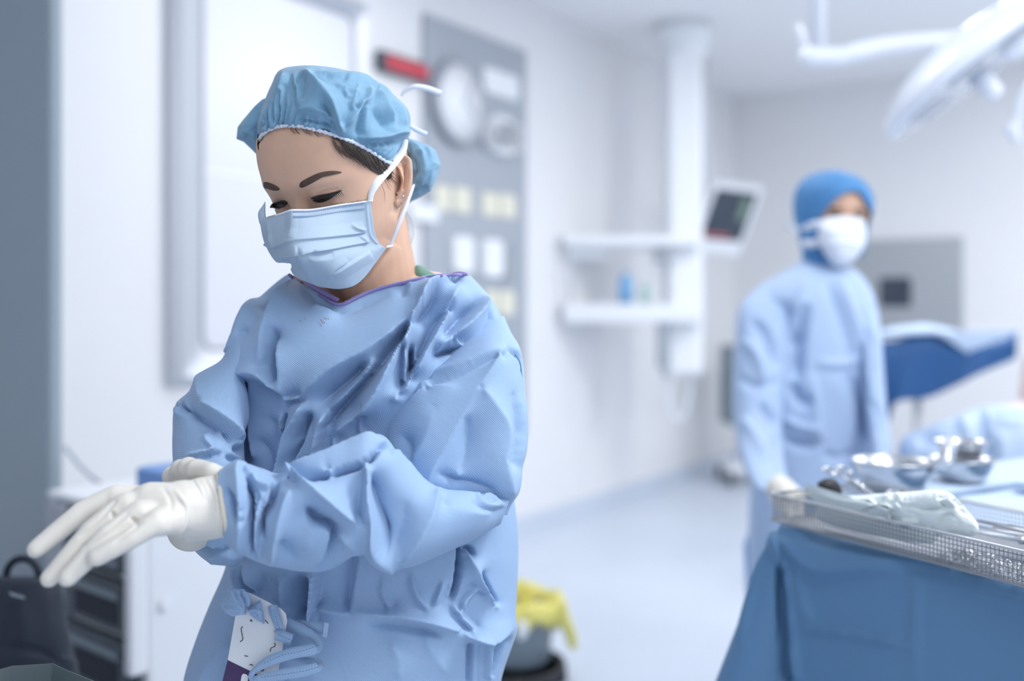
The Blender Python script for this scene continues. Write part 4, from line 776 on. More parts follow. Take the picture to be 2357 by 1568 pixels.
V, Fc = ribbon([(655, 1432, 1.056, 12), (690, 1448, 1.054, 13), (725, 1468, 1.050, 10), (733, 1490, 1.043, 10), (715, 1497, 1.038, 13), (670, 1505, 1.036, 13), (620, 1522, 1.036, 12), (585, 1545, 1.038, 7), (580, 1560, 1.040, 8), (595, 1580, 1.042, 10)], .0012, 90); obj('belt_tie', V, Fc, M['gown'], gown)
V, Fc = ribbon([(650, 1500, 1.058, 8), (700, 1520, 1.052, 8), (731, 1525, 1.045, 9), (733, 1535, 1.040, 11), (700, 1545, 1.036, 13), (650, 1553, 1.035, 13), (600, 1562, 1.036, 10), (585, 1568, 1.038, 8)], .0012, 90); obj('belt_tie', V, Fc, M['gown'], gown)
V, Fc = ribbon([(660, 1438, 1.06, 9), (700, 1440, 1.058, 12), (745, 1446, 1.056, 14)], .0014); obj('belt_patch', V, Fc, M['gown'], gown)
V, Fc = plate([(746, 1434), (757, 1435), (753, 1468), (742, 1467)], 1.054, .0012); obj('belt_tab', V, Fc, M['gown2'], gown, False)
sm_ = MB()
for pts in ([(735, 1485), (700, 1498), (650, 1508), (605, 1528)], [(733, 1536), (700, 1545), (650, 1553), (598, 1560)], [(630, 1405), (638, 1435), (645, 1450)], [(640, 1462), (670, 1473)]):
    q = rs(pts, int(np.ptp(np.array(pts), axis=0).max() / 7) + 2)
    for k in range(len(q) - 1): a = P(q[k, 0], q[k, 1], 1.0325 if q[k, 1] > 1480 else 1.0405); b = P(*(q[k] + (q[k + 1] - q[k]) * .55), 1.0325 if q[k, 1] > 1480 else 1.0405); sm_.tube([a, b], .0004, 4)
sm_.build('belt_stitching', M['drape'], gown, False, 'stuff')

# gloves
g = MB(); fin = [[(258, 1146, .905, .0108), (190, 1178, .895, .0100), (128, 1228, .884, .0090), (84, 1264, .876, .0082)], [(285, 1165, .892, .0110), (212, 1222, .878, .0102), (152, 1290, .866, .0090), (114, 1332, .860, .0078)],
       [(316, 1186, .880, .0108), (250, 1232, .866, .0100), (190, 1296, .854, .0090), (156, 1330, .848, .0080)], [(356, 1206, .868, .0104), (304, 1238, .858, .0094), (258, 1264, .852, .0086), (222, 1284, .848, .0078)]]
wr = P(470, 1172, .925)
for f in fin:
    p = [P(x, y, d) for x, y, d, r in f]; r = [q[3] for q in f]
    for k in range(3): g.capsule(p[k], p[k + 1], r[k], r[k + 1], 16)
    g.capsule(p[0] + (wr - p[0]) * .05, wr + (p[0] - wr) * .22, r[0] * 1.18, .0185, 16)
p = [P(440, 1165, .945), P(360, 1160, .945), P(300, 1175, .935), P(255, 1200, .925)]
for k in range(3): g.capsule(p[k], p[k + 1], .016 - .003 * k, .013 - .003 * k, 14)
g.capsule(P(395, 1172, .905), P(350, 1165, .905), .024, .022, 20); g.capsule(wr, P(420, 1172, .91), .0262, .0265, 20)
V, Fc = remesh(g, .0013); V = relax(V, Fc, 7)
V = drape(V, Fc, [R([(270, 1150), (215, 1210), (180, 1240)], -2.5, 6, 6), R([(300, 1178), (240, 1228), (190, 1262)], -2.5, 6, 6), R([(330, 1200), (290, 1232), (262, 1252)], -2, 5, 5), R([(300, 1190), (310, 1200), (318, 1206)], -3, 7, 7), R([(255, 1178), (262, 1186), (255, 1192)], -3, 6, 6), R([(400, 1125), (430, 1170), (420, 1220), (380, 1255)], 2.5, 8, 8), R([(375, 1120), (395, 1160), (390, 1220)], -1.5, 8, 8)])
glove = obj('glove', V, Fc, M['glove'], nurse)
st = [(430, 1108, 424, 1250, .922, .029, .028), (455, 1100, 450, 1246, .925, .029, .028), (480, 1096, 486, 1243, .929, .029, .028), (500, 1094, 522, 1236, .933, .028, .028)]
V, Q, T = loft(st, 60, 90); V = drape(V, Q, [R([(490, 1100), (512, 1150), (508, 1236)], 2, 5, 5), R([(470, 1100), (492, 1150), (488, 1240)], -1.5, 5, 5), R([(450, 1105), (468, 1150), (460, 1240)], 1.5, 6, 6)], T); obj('glove_cuff', V, [Q, T], M['glove'], glove)
th = np.linspace(0, 2 * math.pi, 40, endpoint=False); A, Bp = P(501, 1093, .933), P(524, 1237, .933); C_ = (A + Bp) / 2; vd_ = (C_ - EYE) / np.linalg.norm(C_ - EYE)
MB().tube([C_ + math.cos(t) * (A - C_) * 1.01 - math.sin(t) * .0295 * vd_ for t in th], .0022, 8, True).build('cuff_bead', M['latex'], glove, True)
g = MB()   # the other hand, gripping the cuff from behind
kn = [(398, 1096, .985), (416, 1082, .972), (434, 1077, .960), (452, 1082, .950)]
for k, (x, y, d) in enumerate(kn):
    p = [P(x, y, d), P(x + 34, y + 4, d - .012), P(x + 62, y + 16, d - .012), P(x + 70, y + 34, d - .006)]
    for j in range(3): g.capsule(p[j], p[j + 1], .0095 - .0006 * j, .0092 - .0008 * j, 14)
    g.capsule(P(x, y, d), P(430, 1150, 1.01), .011, .018, 14)
g.capsule(P(432, 1150, 1.0), P(440, 1215, 1.04), .024, .025, 18); g.capsule(P(420, 1125, .985), P(470, 1120, .965), .015, .012, 14); g.capsule(P(470, 1120, .965), P(500, 1108, .955), .011, .009, 14)
V, Fc = remesh(g, .0014); V = relax(V, Fc, 9); obj('glove', V, Fc, M['glove'], nurse)

# trousers and clogs, below the frame
for sx in (-1, 1):
    x0 = P(800, 1000, 1.17)[0] + sx * .095
    MB().capsule((x0, 1.18, .72), (x0, 1.19, .12), .085, .062, 20).build('trouser_leg', M['scrub'], nurse, True)
    bevel(MB().rbox((x0, 1.13, .035), (.047, .13, .035), r=.045, n=6).build('clog', M['shoe'], nurse, True), .015, 3)

# ================================================================== the person in the background
pd2 = 2.7
far = thing('person', (P(1880, 716, pd2)[0], pd2, 0), 'person in pale blue gown, deep blue hood and white mask standing behind the instrument table', 'person')
R2 = Rot(.62, .10, .0); H2 = P(1914, 508, pd2)
mb = MB(); mb.add(*head_mesh(R2, H2, 1.0)); mb.capsule(H2 + [-.01, .02, -.05], P(1890, 690, pd2), .055, .06, 20); mb.capsule(P(1870, 720, pd2 + .02), P(1880, 1150, pd2 + .02), .13, .13, 20); mb.capsule(P(1790, 690, pd2 + .03), P(1945, 700, pd2 + .03), .05, .05, 16)
V, Fc = remesh(mb, .004); V = relax(V, Fc, 4); b2 = obj('body', V, Fc, M['skin'], far); B2 = bvh_of(V, Fc)
for poly in ([(1908, 484), (1922, 479), (1940, 482), (1940, 487), (1922, 485), (1910, 490)], [(1966, 484), (1978, 481), (1990, 486), (1988, 491), (1976, 487), (1967, 490)]): V, Fc = patch(B2, poly, .002, .004, 3, 24, dflt=2.62, rim=.002); obj('eyebrow', V, Fc, M['brow'], far)
for poly in ([(1912, 495), (1924, 491), (1938, 496), (1926, 500)], [(1968, 496), (1978, 492), (1989, 497), (1978, 501)]): V, Fc = patch(B2, poly, .002, .004, 3, 24, dflt=2.62, rim=.002); obj('eye', V, Fc, M['lash'], far)
V, Fl = head_mesh(R2, H2, 1.0, 96, 90); C2 = H2; V = C2 + (V - C2) * 1.10
Q = Fl[0]; T = []; uvp = pix(V); vd = V - EYE
Nn = normals(V, Fl); frn = np.einsum('ij,ij->i', Nn, EYE - V) > 0
if np.mean(np.einsum('ij,ij->i', Nn, V - C2)) < 0: frn = ~frn
op = [(1890, 520), (1893, 502), (1906, 480), (1935, 453), (1960, 441), (1978, 444), (1992, 468), (2010, 500), (2010, 640), (1900, 640)]
cutv = inside(uvp, op) & frn; Q = Q[~cutv[Q].any(1)]
low = ((V - C2) @ R2)[:, 2] < -.095; Q = Q[~low[Q].all(1)]
hood = obj('hood', V, Q, M['hood'], far); hood.modifiers.new('thick', 'SOLIDIFY').thickness = .003
V, Q, T = loft([(1834, 500, 1900, 540, pd2 + .01, .06, .08), (1838, 545, 1915, 575, pd2 + .01, .07, .08), (1846, 590, 1935, 610, pd2, .075, .08), (1840, 640, 1960, 640, pd2, .07, .08)], 40, 60); V = drape(V, Q, [R([(1850, 560), (1880, 580), (1920, 600)], 6, 14, 14)], T); obj('hood_neck', V, [Q, T], M['hood'], hood)
V, Q, T = puff([(1884, 512), (1905, 502), (1948, 497), (1986, 506), (1994, 540), (1986, 575), (1958, 606), (1926, 613), (1900, 588), (1884, 552)], (1942, 552), 2.60, .055, .02, 26, 110)
V = drape(V, Q, [R([(1890, 540), (1940, 535), (1990, 540)], 5, 10, 4), R([(1892, 562), (1940, 560), (1985, 565)], 5, 10, 4), R([(1905, 505), (1950, 510), (1985, 510)], 3, 6, 6)], T); m2 = obj('face_mask', V, [Q, T], M['mask_w'], far)
for pts in ([(1888, 515, 2.60, 9), (1865, 520, 2.615, 8), (1842, 532, 2.68, 7)], [(1888, 556, 2.60, 10), (1866, 562, 2.61, 9), (1846, 560, 2.66, 8)], [(1842, 532, 2.68, 6), (1822, 524, 2.76, 7), (1806, 518, 2.78, 6)]): V, Fc = ribbon(pts, .003); obj('mask_strap', V, Fc, M['mask_w'], m2)
t2 = [(1850, 598, 1935, 604, 2.7, .06, .08), (1800, 628, 1975, 626, 2.7, .10, .11), (1745, 660, 1998, 655, 2.7, .13, .13), (1722, 700, 2018, 700, 2.7, .15, .14), (1718, 780, 2028, 780, 2.7, .165, .15), (1724, 870, 2032, 870, 2.7, .17, .15), (1730, 970, 2040, 970, 2.7, .17, .15), (1728, 1080, 2048, 1080, 2.7, .17, .16), (1722, 1250, 2058, 1250, 2.7, .18, .17), (1726, 1420, 2066, 1420, 2.7, .185, .17), (1722, 1600, 2072, 1600, 2.7, .19, .18)]
V, Q, T = loft(t2, 220, 240, 2.2)
V = drape(V, Q, [R([(1795, 690), (1815, 760), (1840, 800)], -30, 30, 30, 1.3), R([(1855, 700), (1842, 760), (1835, 830), (1832, 880)], -34, 22, 26, 1.2), R([(1900, 640), (1935, 720), (1960, 800), (1975, 860)], -16, 20, 22), R([(1930, 640), (1960, 720), (1985, 800)], 14, 22, 22), R([(1870, 860), (1880, 960), (1890, 1040)], 16, 14, 40), R([(1880, 835), (1930, 838), (1985, 830)], 12, 14, 20), R([(1890, 1040), (1930, 1055), (1980, 1030)], -12, 16, 16), R([(1820, 880), (1840, 920), (1870, 930)], -24, 26, 22), R([(1960, 860), (1985, 930), (1990, 1000)], -16, 16, 20),
    R([(1800, 965), (1850, 985), (1890, 990)], 16, 14, 12), R([(1800, 1010), (1850, 1025), (1900, 1020)], -22, 14, 18), R([(1860, 640), (1840, 690), (1830, 720)], 14, 24, 20), R([(1985, 690), (2000, 760), (2010, 820)], 10, 14, 14), R([(1920, 860), (1950, 950), (1960, 1040)], 8, 40, 40)], T)
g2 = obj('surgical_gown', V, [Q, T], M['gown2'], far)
a2 = [(1770, 645, 1830, 690, 2.66, .05, .08), (1705, 700, 1825, 745, 2.63, .08, .08), (1692, 780, 1818, 820, 2.60, .085, .08), (1686, 880, 1806, 905, 2.57, .085, .075), (1690, 980, 1800, 990, 2.52, .08, .07), (1706, 1060, 1805, 1062, 2.42, .07, .06), (1735, 1115, 1812, 1108, 2.30, .05, .05), (1768, 1135, 1815, 1122, 2.2, .036, .036)]
V, Q, T = loft(a2, 160, 140, 2.2)
V = drape(V, Q, [R([(1725, 740), (1755, 760), (1775, 800), (1790, 850)], -22, 18, 16, 1.2), R([(1715, 780), (1745, 830), (1760, 900)], 16, 26, 22), R([(1700, 870), (1740, 890), (1790, 880)], -12, 16, 16), R([(1745, 930), (1775, 960), (1790, 985)], -20, 16, 16), R([(1710, 960), (1740, 1010), (1770, 1060)], 14, 22, 22), R([(1780, 1010), (1790, 1050), (1800, 1090)], -14, 14, 14)], T); obj('sleeve', V, [Q, T], M['gown2'], g2)
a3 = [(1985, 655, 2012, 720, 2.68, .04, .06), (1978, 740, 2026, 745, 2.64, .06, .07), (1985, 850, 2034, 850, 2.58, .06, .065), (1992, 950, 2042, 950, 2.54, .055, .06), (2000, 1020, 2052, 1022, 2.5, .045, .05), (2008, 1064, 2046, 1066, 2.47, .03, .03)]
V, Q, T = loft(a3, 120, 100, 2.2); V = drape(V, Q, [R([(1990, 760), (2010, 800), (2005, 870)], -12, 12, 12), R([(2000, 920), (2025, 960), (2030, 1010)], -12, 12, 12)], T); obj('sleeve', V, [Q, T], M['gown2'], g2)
for (wx, wy, wd_, dx, nm) in ((1795, 1125, 2.17, 1, 'glove'), (2028, 1068, 2.46, -1, 'glove')):
    g = MB(); wv = P(wx, wy, wd_); g.capsule(wv, wv + [.02 * dx, -.05, -.03], .03, .034, 14)
    for k in range(4):
        a = wv + np.array([.02 * dx + .016 * (k - 1.5), -.07, -.035]); b = a + [.01 * dx, -.035, -.022]; c = b + [.008 * dx, -.012, -.026]; g.capsule(a, b, .0105, .0095, 10); g.capsule(b, c, .0095, .008, 10)
    a = wv + np.array([.045 * dx, -.03, -.02]); g.capsule(a, a + [.02 * dx, -.03, -.02], .012, .010, 10)
    V, Fc = remesh(g, .003); V = relax(V, Fc, 4); obj(nm, V, Fc, M['glove'], far)
for sx in (-1, 1):
    x0 = P(1880, 716, pd2)[0] + sx * .1
    MB().capsule((x0, pd2 + .02, .6), (x0, pd2 + .03, .12), .09, .065, 16).build('trouser_leg', M['hood'], far, True)
    bevel(MB().rbox((x0, pd2 - .03, .035), (.05, .135, .035), r=.045, n=6).build('clog', M['shoe'], far, True), .015, 3)

# ================================================================== instrument table on the right
TC = np.array([.379, 1.45]); E1 = np.array([.541, -.841]); E2 = np.array([.841, .541]); TZ = .935
def TP(a, b, z): q = TC + a * E1 + b * E2; return np.array([q[0], q[1], z])
AXT = np.array([[E1[0], E1[1], 0], [E2[0], E2[1], 0], [0, 0, 1]])
tb = thing('instrument_table', TP(.5, .42, 0), 'steel instrument table under a blue drape at the right edge', 'table')
bevel(MB().box(TP(.52, .45, TZ - .018), (.50, .43, .014), AXT).build('table_top', M['steel'], tb), .004)
for a in (.08, .96):
    for b in (.07, .83): MB().tube([TP(a, b, .03), TP(a, b, TZ - .03)], .014, 10).build('leg', M['steel'], tb, True); MB().lathe([(0, 0), (.022, 0), (.025, .015), (.022, .03), (0, .03)], TP(a, b, 0), 14).build('foot', M['black'], tb, True)
bevel(MB().box(TP(-.088, .61, TZ - .012), (.076, .34, .012), AXT).build('side_leaf', M['steel'], tb), .004)
lv = MB().rbox(TP(-.088, .61, TZ + .004), (.080, .345, .003), AXT, r=.02, n=4)
for hz_, (a_, b_, ha, hb) in ((.05, (-.170, .61, .003, .345)), (.05, (-.088, .263, .080, .003))): lv.box(TP(a_, b_, TZ - hz_ + .004), (ha, hb, hz_), AXT)
lv.build('leaf_drape', M['drape_l'], tb)
def skirt():
    per = []; L1, L2, rc_ = 1.04, .90, .03
    for t in np.linspace(L2, rc_, 60): per.append((TC + t * E2, -E1, 0))
    for t in np.linspace(0, 1, 40)[1:-1]: an = t * math.pi / 2; o = -E1 * math.cos(an) - E2 * math.sin(an); per.append((TC + rc_ * (E1 + E2) + rc_ * o, o, math.sin(t * math.pi)))
    for t in np.linspace(rc_, L1, 150): per.append((TC + t * E1, -E2, 0))
    n = len(per); rows_ = np.r_[np.linspace(0, .62, 130), np.linspace(.64, .82, 8)]; V = []
    for dz in rows_:
        for k, (b, o, cn) in enumerate(per):
            s = k / n; fl = .010 + .03 * dz + cn * .34 * dz + .012 * dz * math.sin(k * .16) + .022 * dz * math.sin(k * .055 + 1) * (1 - cn)
            q = b + o * (fl * min(1, dz / .02 + .3)); V.append((q[0], q[1], TZ - dz + (.004 if dz == 0 else 0)))
    V = np.array(V); Fc = grid_faces(len(rows_), n); top = [0, n - 1]
    V = np.vstack([V, TP(1.04, .90, TZ + .004)]); capf = list(range(n)) + [len(V) - 1]
    N = normals(V, Fc)
    return V, Fc, capf
V, Fc, capf = skirt()
if np.mean(np.einsum('ij,ij->i', normals(V, Fc), EYE - V)) < 0: Fc = Fc[:, ::-1]
V = drape(V, Fc, [R([(1795, 1232), (1840, 1280), (1890, 1312), (2000, 1306), (2118, 1288)], 14, 60, 30, 1.4, .1, .1), R([(1800, 1235), (1950, 1245), (2050, 1268), (2115, 1285)], -9, 14, 20, 1.2), R([(1782, 1225), (1810, 1330), (1820, 1450), (1832, 1568)], 12, 14, 26, 1.3, .05, .05), R([(1790, 1300), (1800, 1420), (1808, 1568)], -26, 24, 12, 1.2, .1, .02), R([(1840, 1446), (1950, 1460), (2100, 1488)], 7, 8, 14), R([(2118, 1290), (2112, 1400), (2108, 1568)], 4, 12, 30), R([(1840, 1300), (1850, 1380), (1870, 1440)], 6, 16, 40), R([(1770, 1240), (1735, 1350), (1700, 1480)], 8, 16, 16)], None, .2)
td_ = obj('table_drape', V, [list(map(int, f)) for f in Fc] + [capf], M['drape'], tb); 
V2, F2 = [], []
# pale towel spread on the table top
q = [TP(.02, .02, TZ + .006), TP(1.02, .02, TZ + .006), TP(1.02, .88, TZ + .006), TP(.02, .88, TZ + .006)]
nn_ = 60; A = np.array([[q[0] * (1 - a) * (1 - b) + q[1] * a * (1 - b) + q[2] * a * b + q[3] * (1 - a) * b for b in np.linspace(0, 1, nn_)] for a in np.linspace(0, 1, nn_)]).reshape(-1, 3)
A[:, 2] += .002 * np.sin(A[:, 0] * 40) * np.sin(A[:, 1] * 33)
o = obj('table_towel', A, grid_faces(nn_, nn_)[:, ::-1], M['drape_l']); o.modifiers.new('thick', 'SOLIDIFY').thickness = .003; tag(o, 'pale blue towel spread over the instrument table top', 'towel')
ZT = TZ + .010
# wire basket along the near edge
B1 = np.array([.471, -.882]); B1 /= np.linalg.norm(B1); B2v = np.array([-B1[1], B1[0]]); BC = np.array([.376, 1.452])
def BP(a, b, z): p_ = BC + a * B1 + b * B2v; return np.array([p_[0], p_[1], z])
zb0, zb1 = ZT + .002, ZT + .040; BL, BW = .50, .20
bk = thing('wire_basket', BP(BL / 2, BW / 2, ZT), 'shallow steel wire mesh basket along the edge of the instrument table', 'basket')
MB().tube([BP(0, 0, zb1), BP(BL, 0, zb1), BP(BL, BW, zb1), BP(0, BW, zb1)], .0022, 8, True).build('rim', M['steel'], bk, True)
MB().tube([BP(0, 0, zb0), BP(BL, 0, zb0), BP(BL, BW, zb0), BP(0, BW, zb0)], .0018, 8, True).build('base_rim', M['wire'], bk, True)
wm = MB(); step = .0055
for a in np.arange(step, BL, step):
    wm.tube([BP(a, 0, zb0), BP(a, 0, zb1)], .0006, 4); wm.tube([BP(a, BW, zb0), BP(a, BW, zb1)], .0006, 4)
    wm.tube([BP(a, 0, zb0), BP(a, BW, zb0)], .0006, 4)
for b in np.arange(step, BW, step): wm.tube([BP(0, b, zb0), BP(0, b, zb1)], .0006, 4); wm.tube([BP(0, b, zb0), BP(BL, b, zb0)], .0006, 4)
for z in np.arange(zb0 + step, zb1, step): wm.tube([BP(0, 0, z), BP(BL, 0, z), BP(BL, BW, z), BP(0, BW, z)], .0006, 4, True)
wm.build('wire_mesh', M['wire'], bk, False, 'stuff')
MB().tube([BP(-.004, .03, zb1), BP(-.012, .035, zb1 - .012), BP(-.012, .09, zb1 - .012), BP(-.004, .095, zb1)], .003, 8).build('handle', M['offwhite'], bk, True)
def bfront(x):                                             # depth of the basket's near side along a sight line
    k = (np.asarray(x, float) - CX) / F; t = (k * BC[1] - BC[0]) / (B1[0] - k * B1[1]); return BC[1] + t * B1[1]
def push_in(V, d0, gap):
    y = V[:, 1].copy(); x = pix(V)[:, 0]; nd = np.minimum(bfront(np.clip(x, 1770, 2357)), 1.44) + gap + (y - d0); return EYE + (V - EYE) * (nd / y)[:, None]
V, Q, T = puff([(1853, 1112), (1868, 1124), (1900, 1136), (1960, 1142), (2030, 1136), (2100, 1132), (2150, 1128), (2190, 1138), (2222, 1170), (2252, 1212), (2235, 1236), (2150, 1230), (2050, 1212), (1950, 1190), (1880, 1160)], (2060, 1175), 1.3, .022, .02, 30, 160)
cf = [R([(1870, 1130), (1930, 1150), (2000, 1160), (2080, 1180)], 5, 8, 10)] + [R([(x, y), (x + rng.uniform(-25, 25), y + rng.uniform(5, 20)), (x + rng.uniform(-50, 50), y + rng.uniform(10, 40))], rng.uniform(-6, 7), 7, 8, 1.1) for x, y in zip(rng.uniform(1980, 2220, 34), rng.uniform(1130, 1215, 34))]
V = drape(V, Q, cf, T); V = push_in(V, 1.3, .03); o = obj('gauze_bundle', V, [Q, T], M['gauze']); tag(o, 'crumpled white gauze bundle lying in the wire basket', 'gauze')
V, Q, T = puff([(1880, 1165), (1950, 1180), (2050, 1200), (2150, 1225), (2140, 1252), (2050, 1240), (1950, 1220), (1885, 1198)], (2020, 1210), 1.3, .012, .012, 16, 80); V = push_in(V, 1.3, .018); o = obj('gauze_roll', V, [Q, T], M['gauze']); tag(o, 'flat white gauze roll against the near side of the wire basket', 'gauze')
def chain_heap():                                          # ring of small steel links by the front of the basket
    mbb = MB()
    for k in range(150):
        a = rng.uniform(.27, .45); b = rng.uniform(.01, .03); z = zb0 + rng.uniform(.002, .018); c = BP(a, b, z); th = np.linspace(0, 2 * math.pi, 8, endpoint=False); u_ = rng.normal(size=3); u_ /= np.linalg.norm(u_); v_ = np.cross(u_, rng.normal(size=3)); v_ /= np.linalg.norm(v_)
        mbb.tube([c + .0035 * (math.cos(t) * u_ + math.sin(t) * v_) for t in th], .0007, 4, True)
    return mbb
o = chain_heap().build('steel_rings', M['steel'], None, True, 'stuff'); tag(o, 'heap of tiny bright steel links in the near corner of the wire basket', 'links')
def forceps(a0, b0, z, ang, L, lab, grp=None, up=0.):
    """ring-handled clamp: two shafts, pivot, two finger rings"""
    c, s_ = math.cos(ang), math.sin(ang); d1 = np.array([*(c * B1 + s_ * B2v), up]); d1 /= np.linalg.norm(d1); d2 = np.array([*(-s_ * B1 + c * B2v), 0]); o_ = BP(a0, b0, z)
    t = thing('forceps', tuple(o_), lab, 'forceps', grp); sh = lambda p, q: o_ + d1 * p + d2 * q
    for sg in (-1, 1):
        MB().tube([sh(0, sg * .001), sh(L * .42, sg * .0035), sh(L * .5, 0), sh(L * .6, -sg * .004), sh(L * .86, -sg * .010)], [.0012, .002, .0028, .0022, .0022], 8).build('shaft', M['steel'], t, True)
        th = np.linspace(0, 2 * math.pi, 20, endpoint=False); MB().tube([sh(L * .93 + .012 * math.cos(u_), -sg * .013 + .009 * math.sin(u_)) for u_ in th], .0022, 6, True).build('finger_ring', M['steel'], t, True)
    MB().lathe([(0, -.004), (.004, -.004), (.004, .004), (0, .004)], sh(L * .5, 0), 10).build('pivot', M['steel'], t, True)
for k in range(7): forceps(.23 + .012 * k, .085 + .015 * k, zb0 + .026 + .004 * (k % 3), .10 - .05 * k, .20, 'long steel ring-handled forceps lying side by side in the wire basket', 'forceps laid in the wire basket')
forceps(.13, .10, zb0 + .03, 3.0, .13, 'steel clamp with its finger rings rising at the far end of the wire basket', None, .30)
forceps(.17, .13, zb0 + .02, 2.6, .12, 'steel clamp resting across the corner of the wire basket beside the gauze', None, .12)
V, Q, T = puff([(1880, 1112), (1900, 1102), (1925, 1105), (1938, 1135), (1915, 1142), (1890, 1136)], (1908, 1122), 1.46, .014, .014, 12, 40); o = obj('rubber_cup', V, [Q, T], M['black']); tag(o, 'small dark rubber cup beside the clamps in the basket', 'cup')
# bowls
def bowl(px, d, r, h, lab, m='steel', z0=ZT, name='steel_bowl'):
    x = (px - CX) / F * d; pr = [(0, 0), (r * .62, 0), (r * .72, h * .12), (r * .92, h * .75), (r * .97, h * .97), (r * 1.04, h), (r * 1.04, h * .96), (r * .94, h * .93), (r * .88, h * .7), (r * .68, h * .16), (r * .55, h * .06), (0, h * .06)]
    o = MB().lathe(pr, (x, d, z0), 48).build(name, M[m], None, True); return tag(o, lab, 'bowl')
bowl(2058, 1.70, .068, .052, 'large round steel bowl on the far side of the instrument table')
bowl(2088, 1.68, .028, .024, 'small steel cup standing inside the large round steel bowl', z0=ZT + .0045, name='steel_cup')
bowl(2216, 1.80, .056, .040, 'lower steel dish of the stacked pair beside the crumpled foil')
bowl(2214, 1.80, .046, .030, 'upper steel dish of the stacked pair beside the crumpled foil', z0=ZT + .042)
V, Q, T = puff([(2160, 1050), (2172, 1018), (2190, 1008), (2206, 1022), (2200, 1050), (2188, 1080), (2150, 1092), (2128, 1100), (2140, 1078)], (2176, 1055), 1.66, .02, .02, 20, 90, smooth_line=False)
V = drape(V, Q, [R([(2165, 1050 + 4 * k), (2180, 1030 + 5 * k), (2200, 1030 + 3 * k)], (-1)**k * 5, 6, 6) for k in range(-3, 9)], T); o = obj('crumpled_foil', V, [Q, T], M['steel']); tag(o, 'crumpled silver foil between the steel bowls', 'foil')
c = TP(.10, .62, ZT + .004); o = bevel(MB().box(c, (.05, .09, .004), AXT).box(c + [0, 0, .008], (.049, .088, .004), AXT).build('folded_towel', M['drape_l'], None), .003); tag(o, 'folded pale blue towel lying flat beside the steel dishes', 'towel')
c = TP(.42, .30, ZT + .006); o = bevel(MB().box(c, (.03, .07, .006), AXT).build('gauze_pack', M['gauze'], None), .004); tag(o, 'square white gauze pack on the towel behind the basket', 'gauze')

# patient on the operating table behind
od = 2.75; ot = thing('operating_table', (P(2420, 716, od)[0], od, 0), 'operating table under pale blue drapes at the right edge', 'operating table')
x0, x1 = P(2060, 716, od)[0], P(2900, 716, od)[0]; zz0 = .78
bevel(MB().box(((x0 + x1) / 2, od + .05, zz0 - .03), ((x1 - x0) / 2, .27, .04)).build('mattress', M['black'], ot), .02)
MB().box(((x0 + x1) / 2, od + .05, .38), (.14, .14, .33)).build('column', M['steel'], ot); bevel(MB().box(((x0 + x1) / 2, od + .05, .045), (.35, .24, .045)).build('base', M['steel'], ot), .02)
pat = thing('patient', (P(2500, 716, od)[0], od + .05, zz0), 'patient lying under pale blue drapes with one bare arm raised at the right edge', 'person')
pb_ = MB(); pb_.capsule(P(2390, 905, 2.9), P(2392, 842, 2.92), .052, .045, 18); pb_.capsule(P(2392, 842, 2.92), P(2470, 800, 2.95), .046, .04, 18); pb_.capsule(P(2390, 905, 2.9), P(2450, 1000, 2.9), .05, .06, 18); pb_.capsule(P(2330, 1010, 2.85), P(2600, 1000, 2.85), .10, .14, 18); pb_.capsule(P(2600, 1000, 2.85), P(2720, 990, 2.85), .06, .09, 18)
V, Fc = remesh(pb_, .006); V = relax(V, Fc, 4); obj('body', V, Fc, mat('pale_skin', (.70, .56, .53), .5, sss=.2), pat)
V, Q, T = loft([(2066, 1065, 2066, 1095, 2.72, .02, .08), (2078, 1010, 2080, 1130, 2.72, .12, .2), (2140, 985, 2140, 1140, 2.72, .18, .28), (2230, 946, 2230, 1150, 2.72, .2, .3), (2290, 934, 2290, 1155, 2.72, .22, .3), (2370, 938, 2370, 1158, 2.72, .24, .3), (2500, 915, 2500, 1160, 2.74, .26, .3), (2700, 920, 2700, 1160, 2.76, .26, .3), (2900, 960, 2900, 1150, 2.78, .2, .26)], 160, 120, 2.6)
V = drape(V, Q, [R([(2252, 940), (2262, 985), (2275, 1040), (2270, 1100)], -26, 20, 26, 1.2), R([(2210, 960), (2230, 1010), (2240, 1080)], 18, 30, 22), R([(2280, 950), (2310, 952), (2345, 950)], -22, 8, 8, 1.1), R([(2285, 965), (2330, 975), (2357, 970)], 12, 10, 16), R([(2110, 1015), (2150, 1010), (2170, 1030)], -24, 14, 24, 1.2), R([(2080, 1000), (2140, 990), (2200, 970)], 12, 14, 12), R([(2300, 990), (2310, 1040), (2300, 1090)], 10, 24, 24)], T)
o = obj('patient_drape', V, [Q, T], M['drape_l']); tag(o, 'pale blue drape heaped over the patient behind the steel bowls', 'drape')

# deep blue draped stand behind
sd_ = 4.3
ms = thing('mayo_stand', (P(2110, 716, sd_)[0], sd_ + .1, 0), 'steel stand under a deep blue drape in front of the wall hatch', 'stand')
zt0 = P(2100, 770, sd_)[2]
MB().tube([P(2112, 800, sd_ + .12), (P(2112, 716, sd_ + .12)[0], sd_ + .12, .08)], .018, 12).build('pole', M['steel_dull'], ms, True)
bevel(MB().box((P(2112, 716, sd_)[0], sd_ + .12, .05), (.22, .03, .03)).box((P(2112, 716, sd_)[0], sd_ + .12, .05), (.03, .22, .03)).build('base', M['steel_dull'], ms), .01)
bevel(MB().box((P(2165, 716, sd_)[0], sd_ + .12, zt0 - .02), (.27, .15, .012)).build('tray', M['steel'], ms), .006)
tp = cr([(2005, 770), (2060, 758), (2130, 752), (2200, 768), (2240, 776), (2300, 776), (2340, 768)], 140); bt = cr([(2005, 950), (2042, 975), (2064, 926), (2130, 916), (2200, 888), (2262, 856), (2338, 822)], 140)
nv_ = 60; V = []
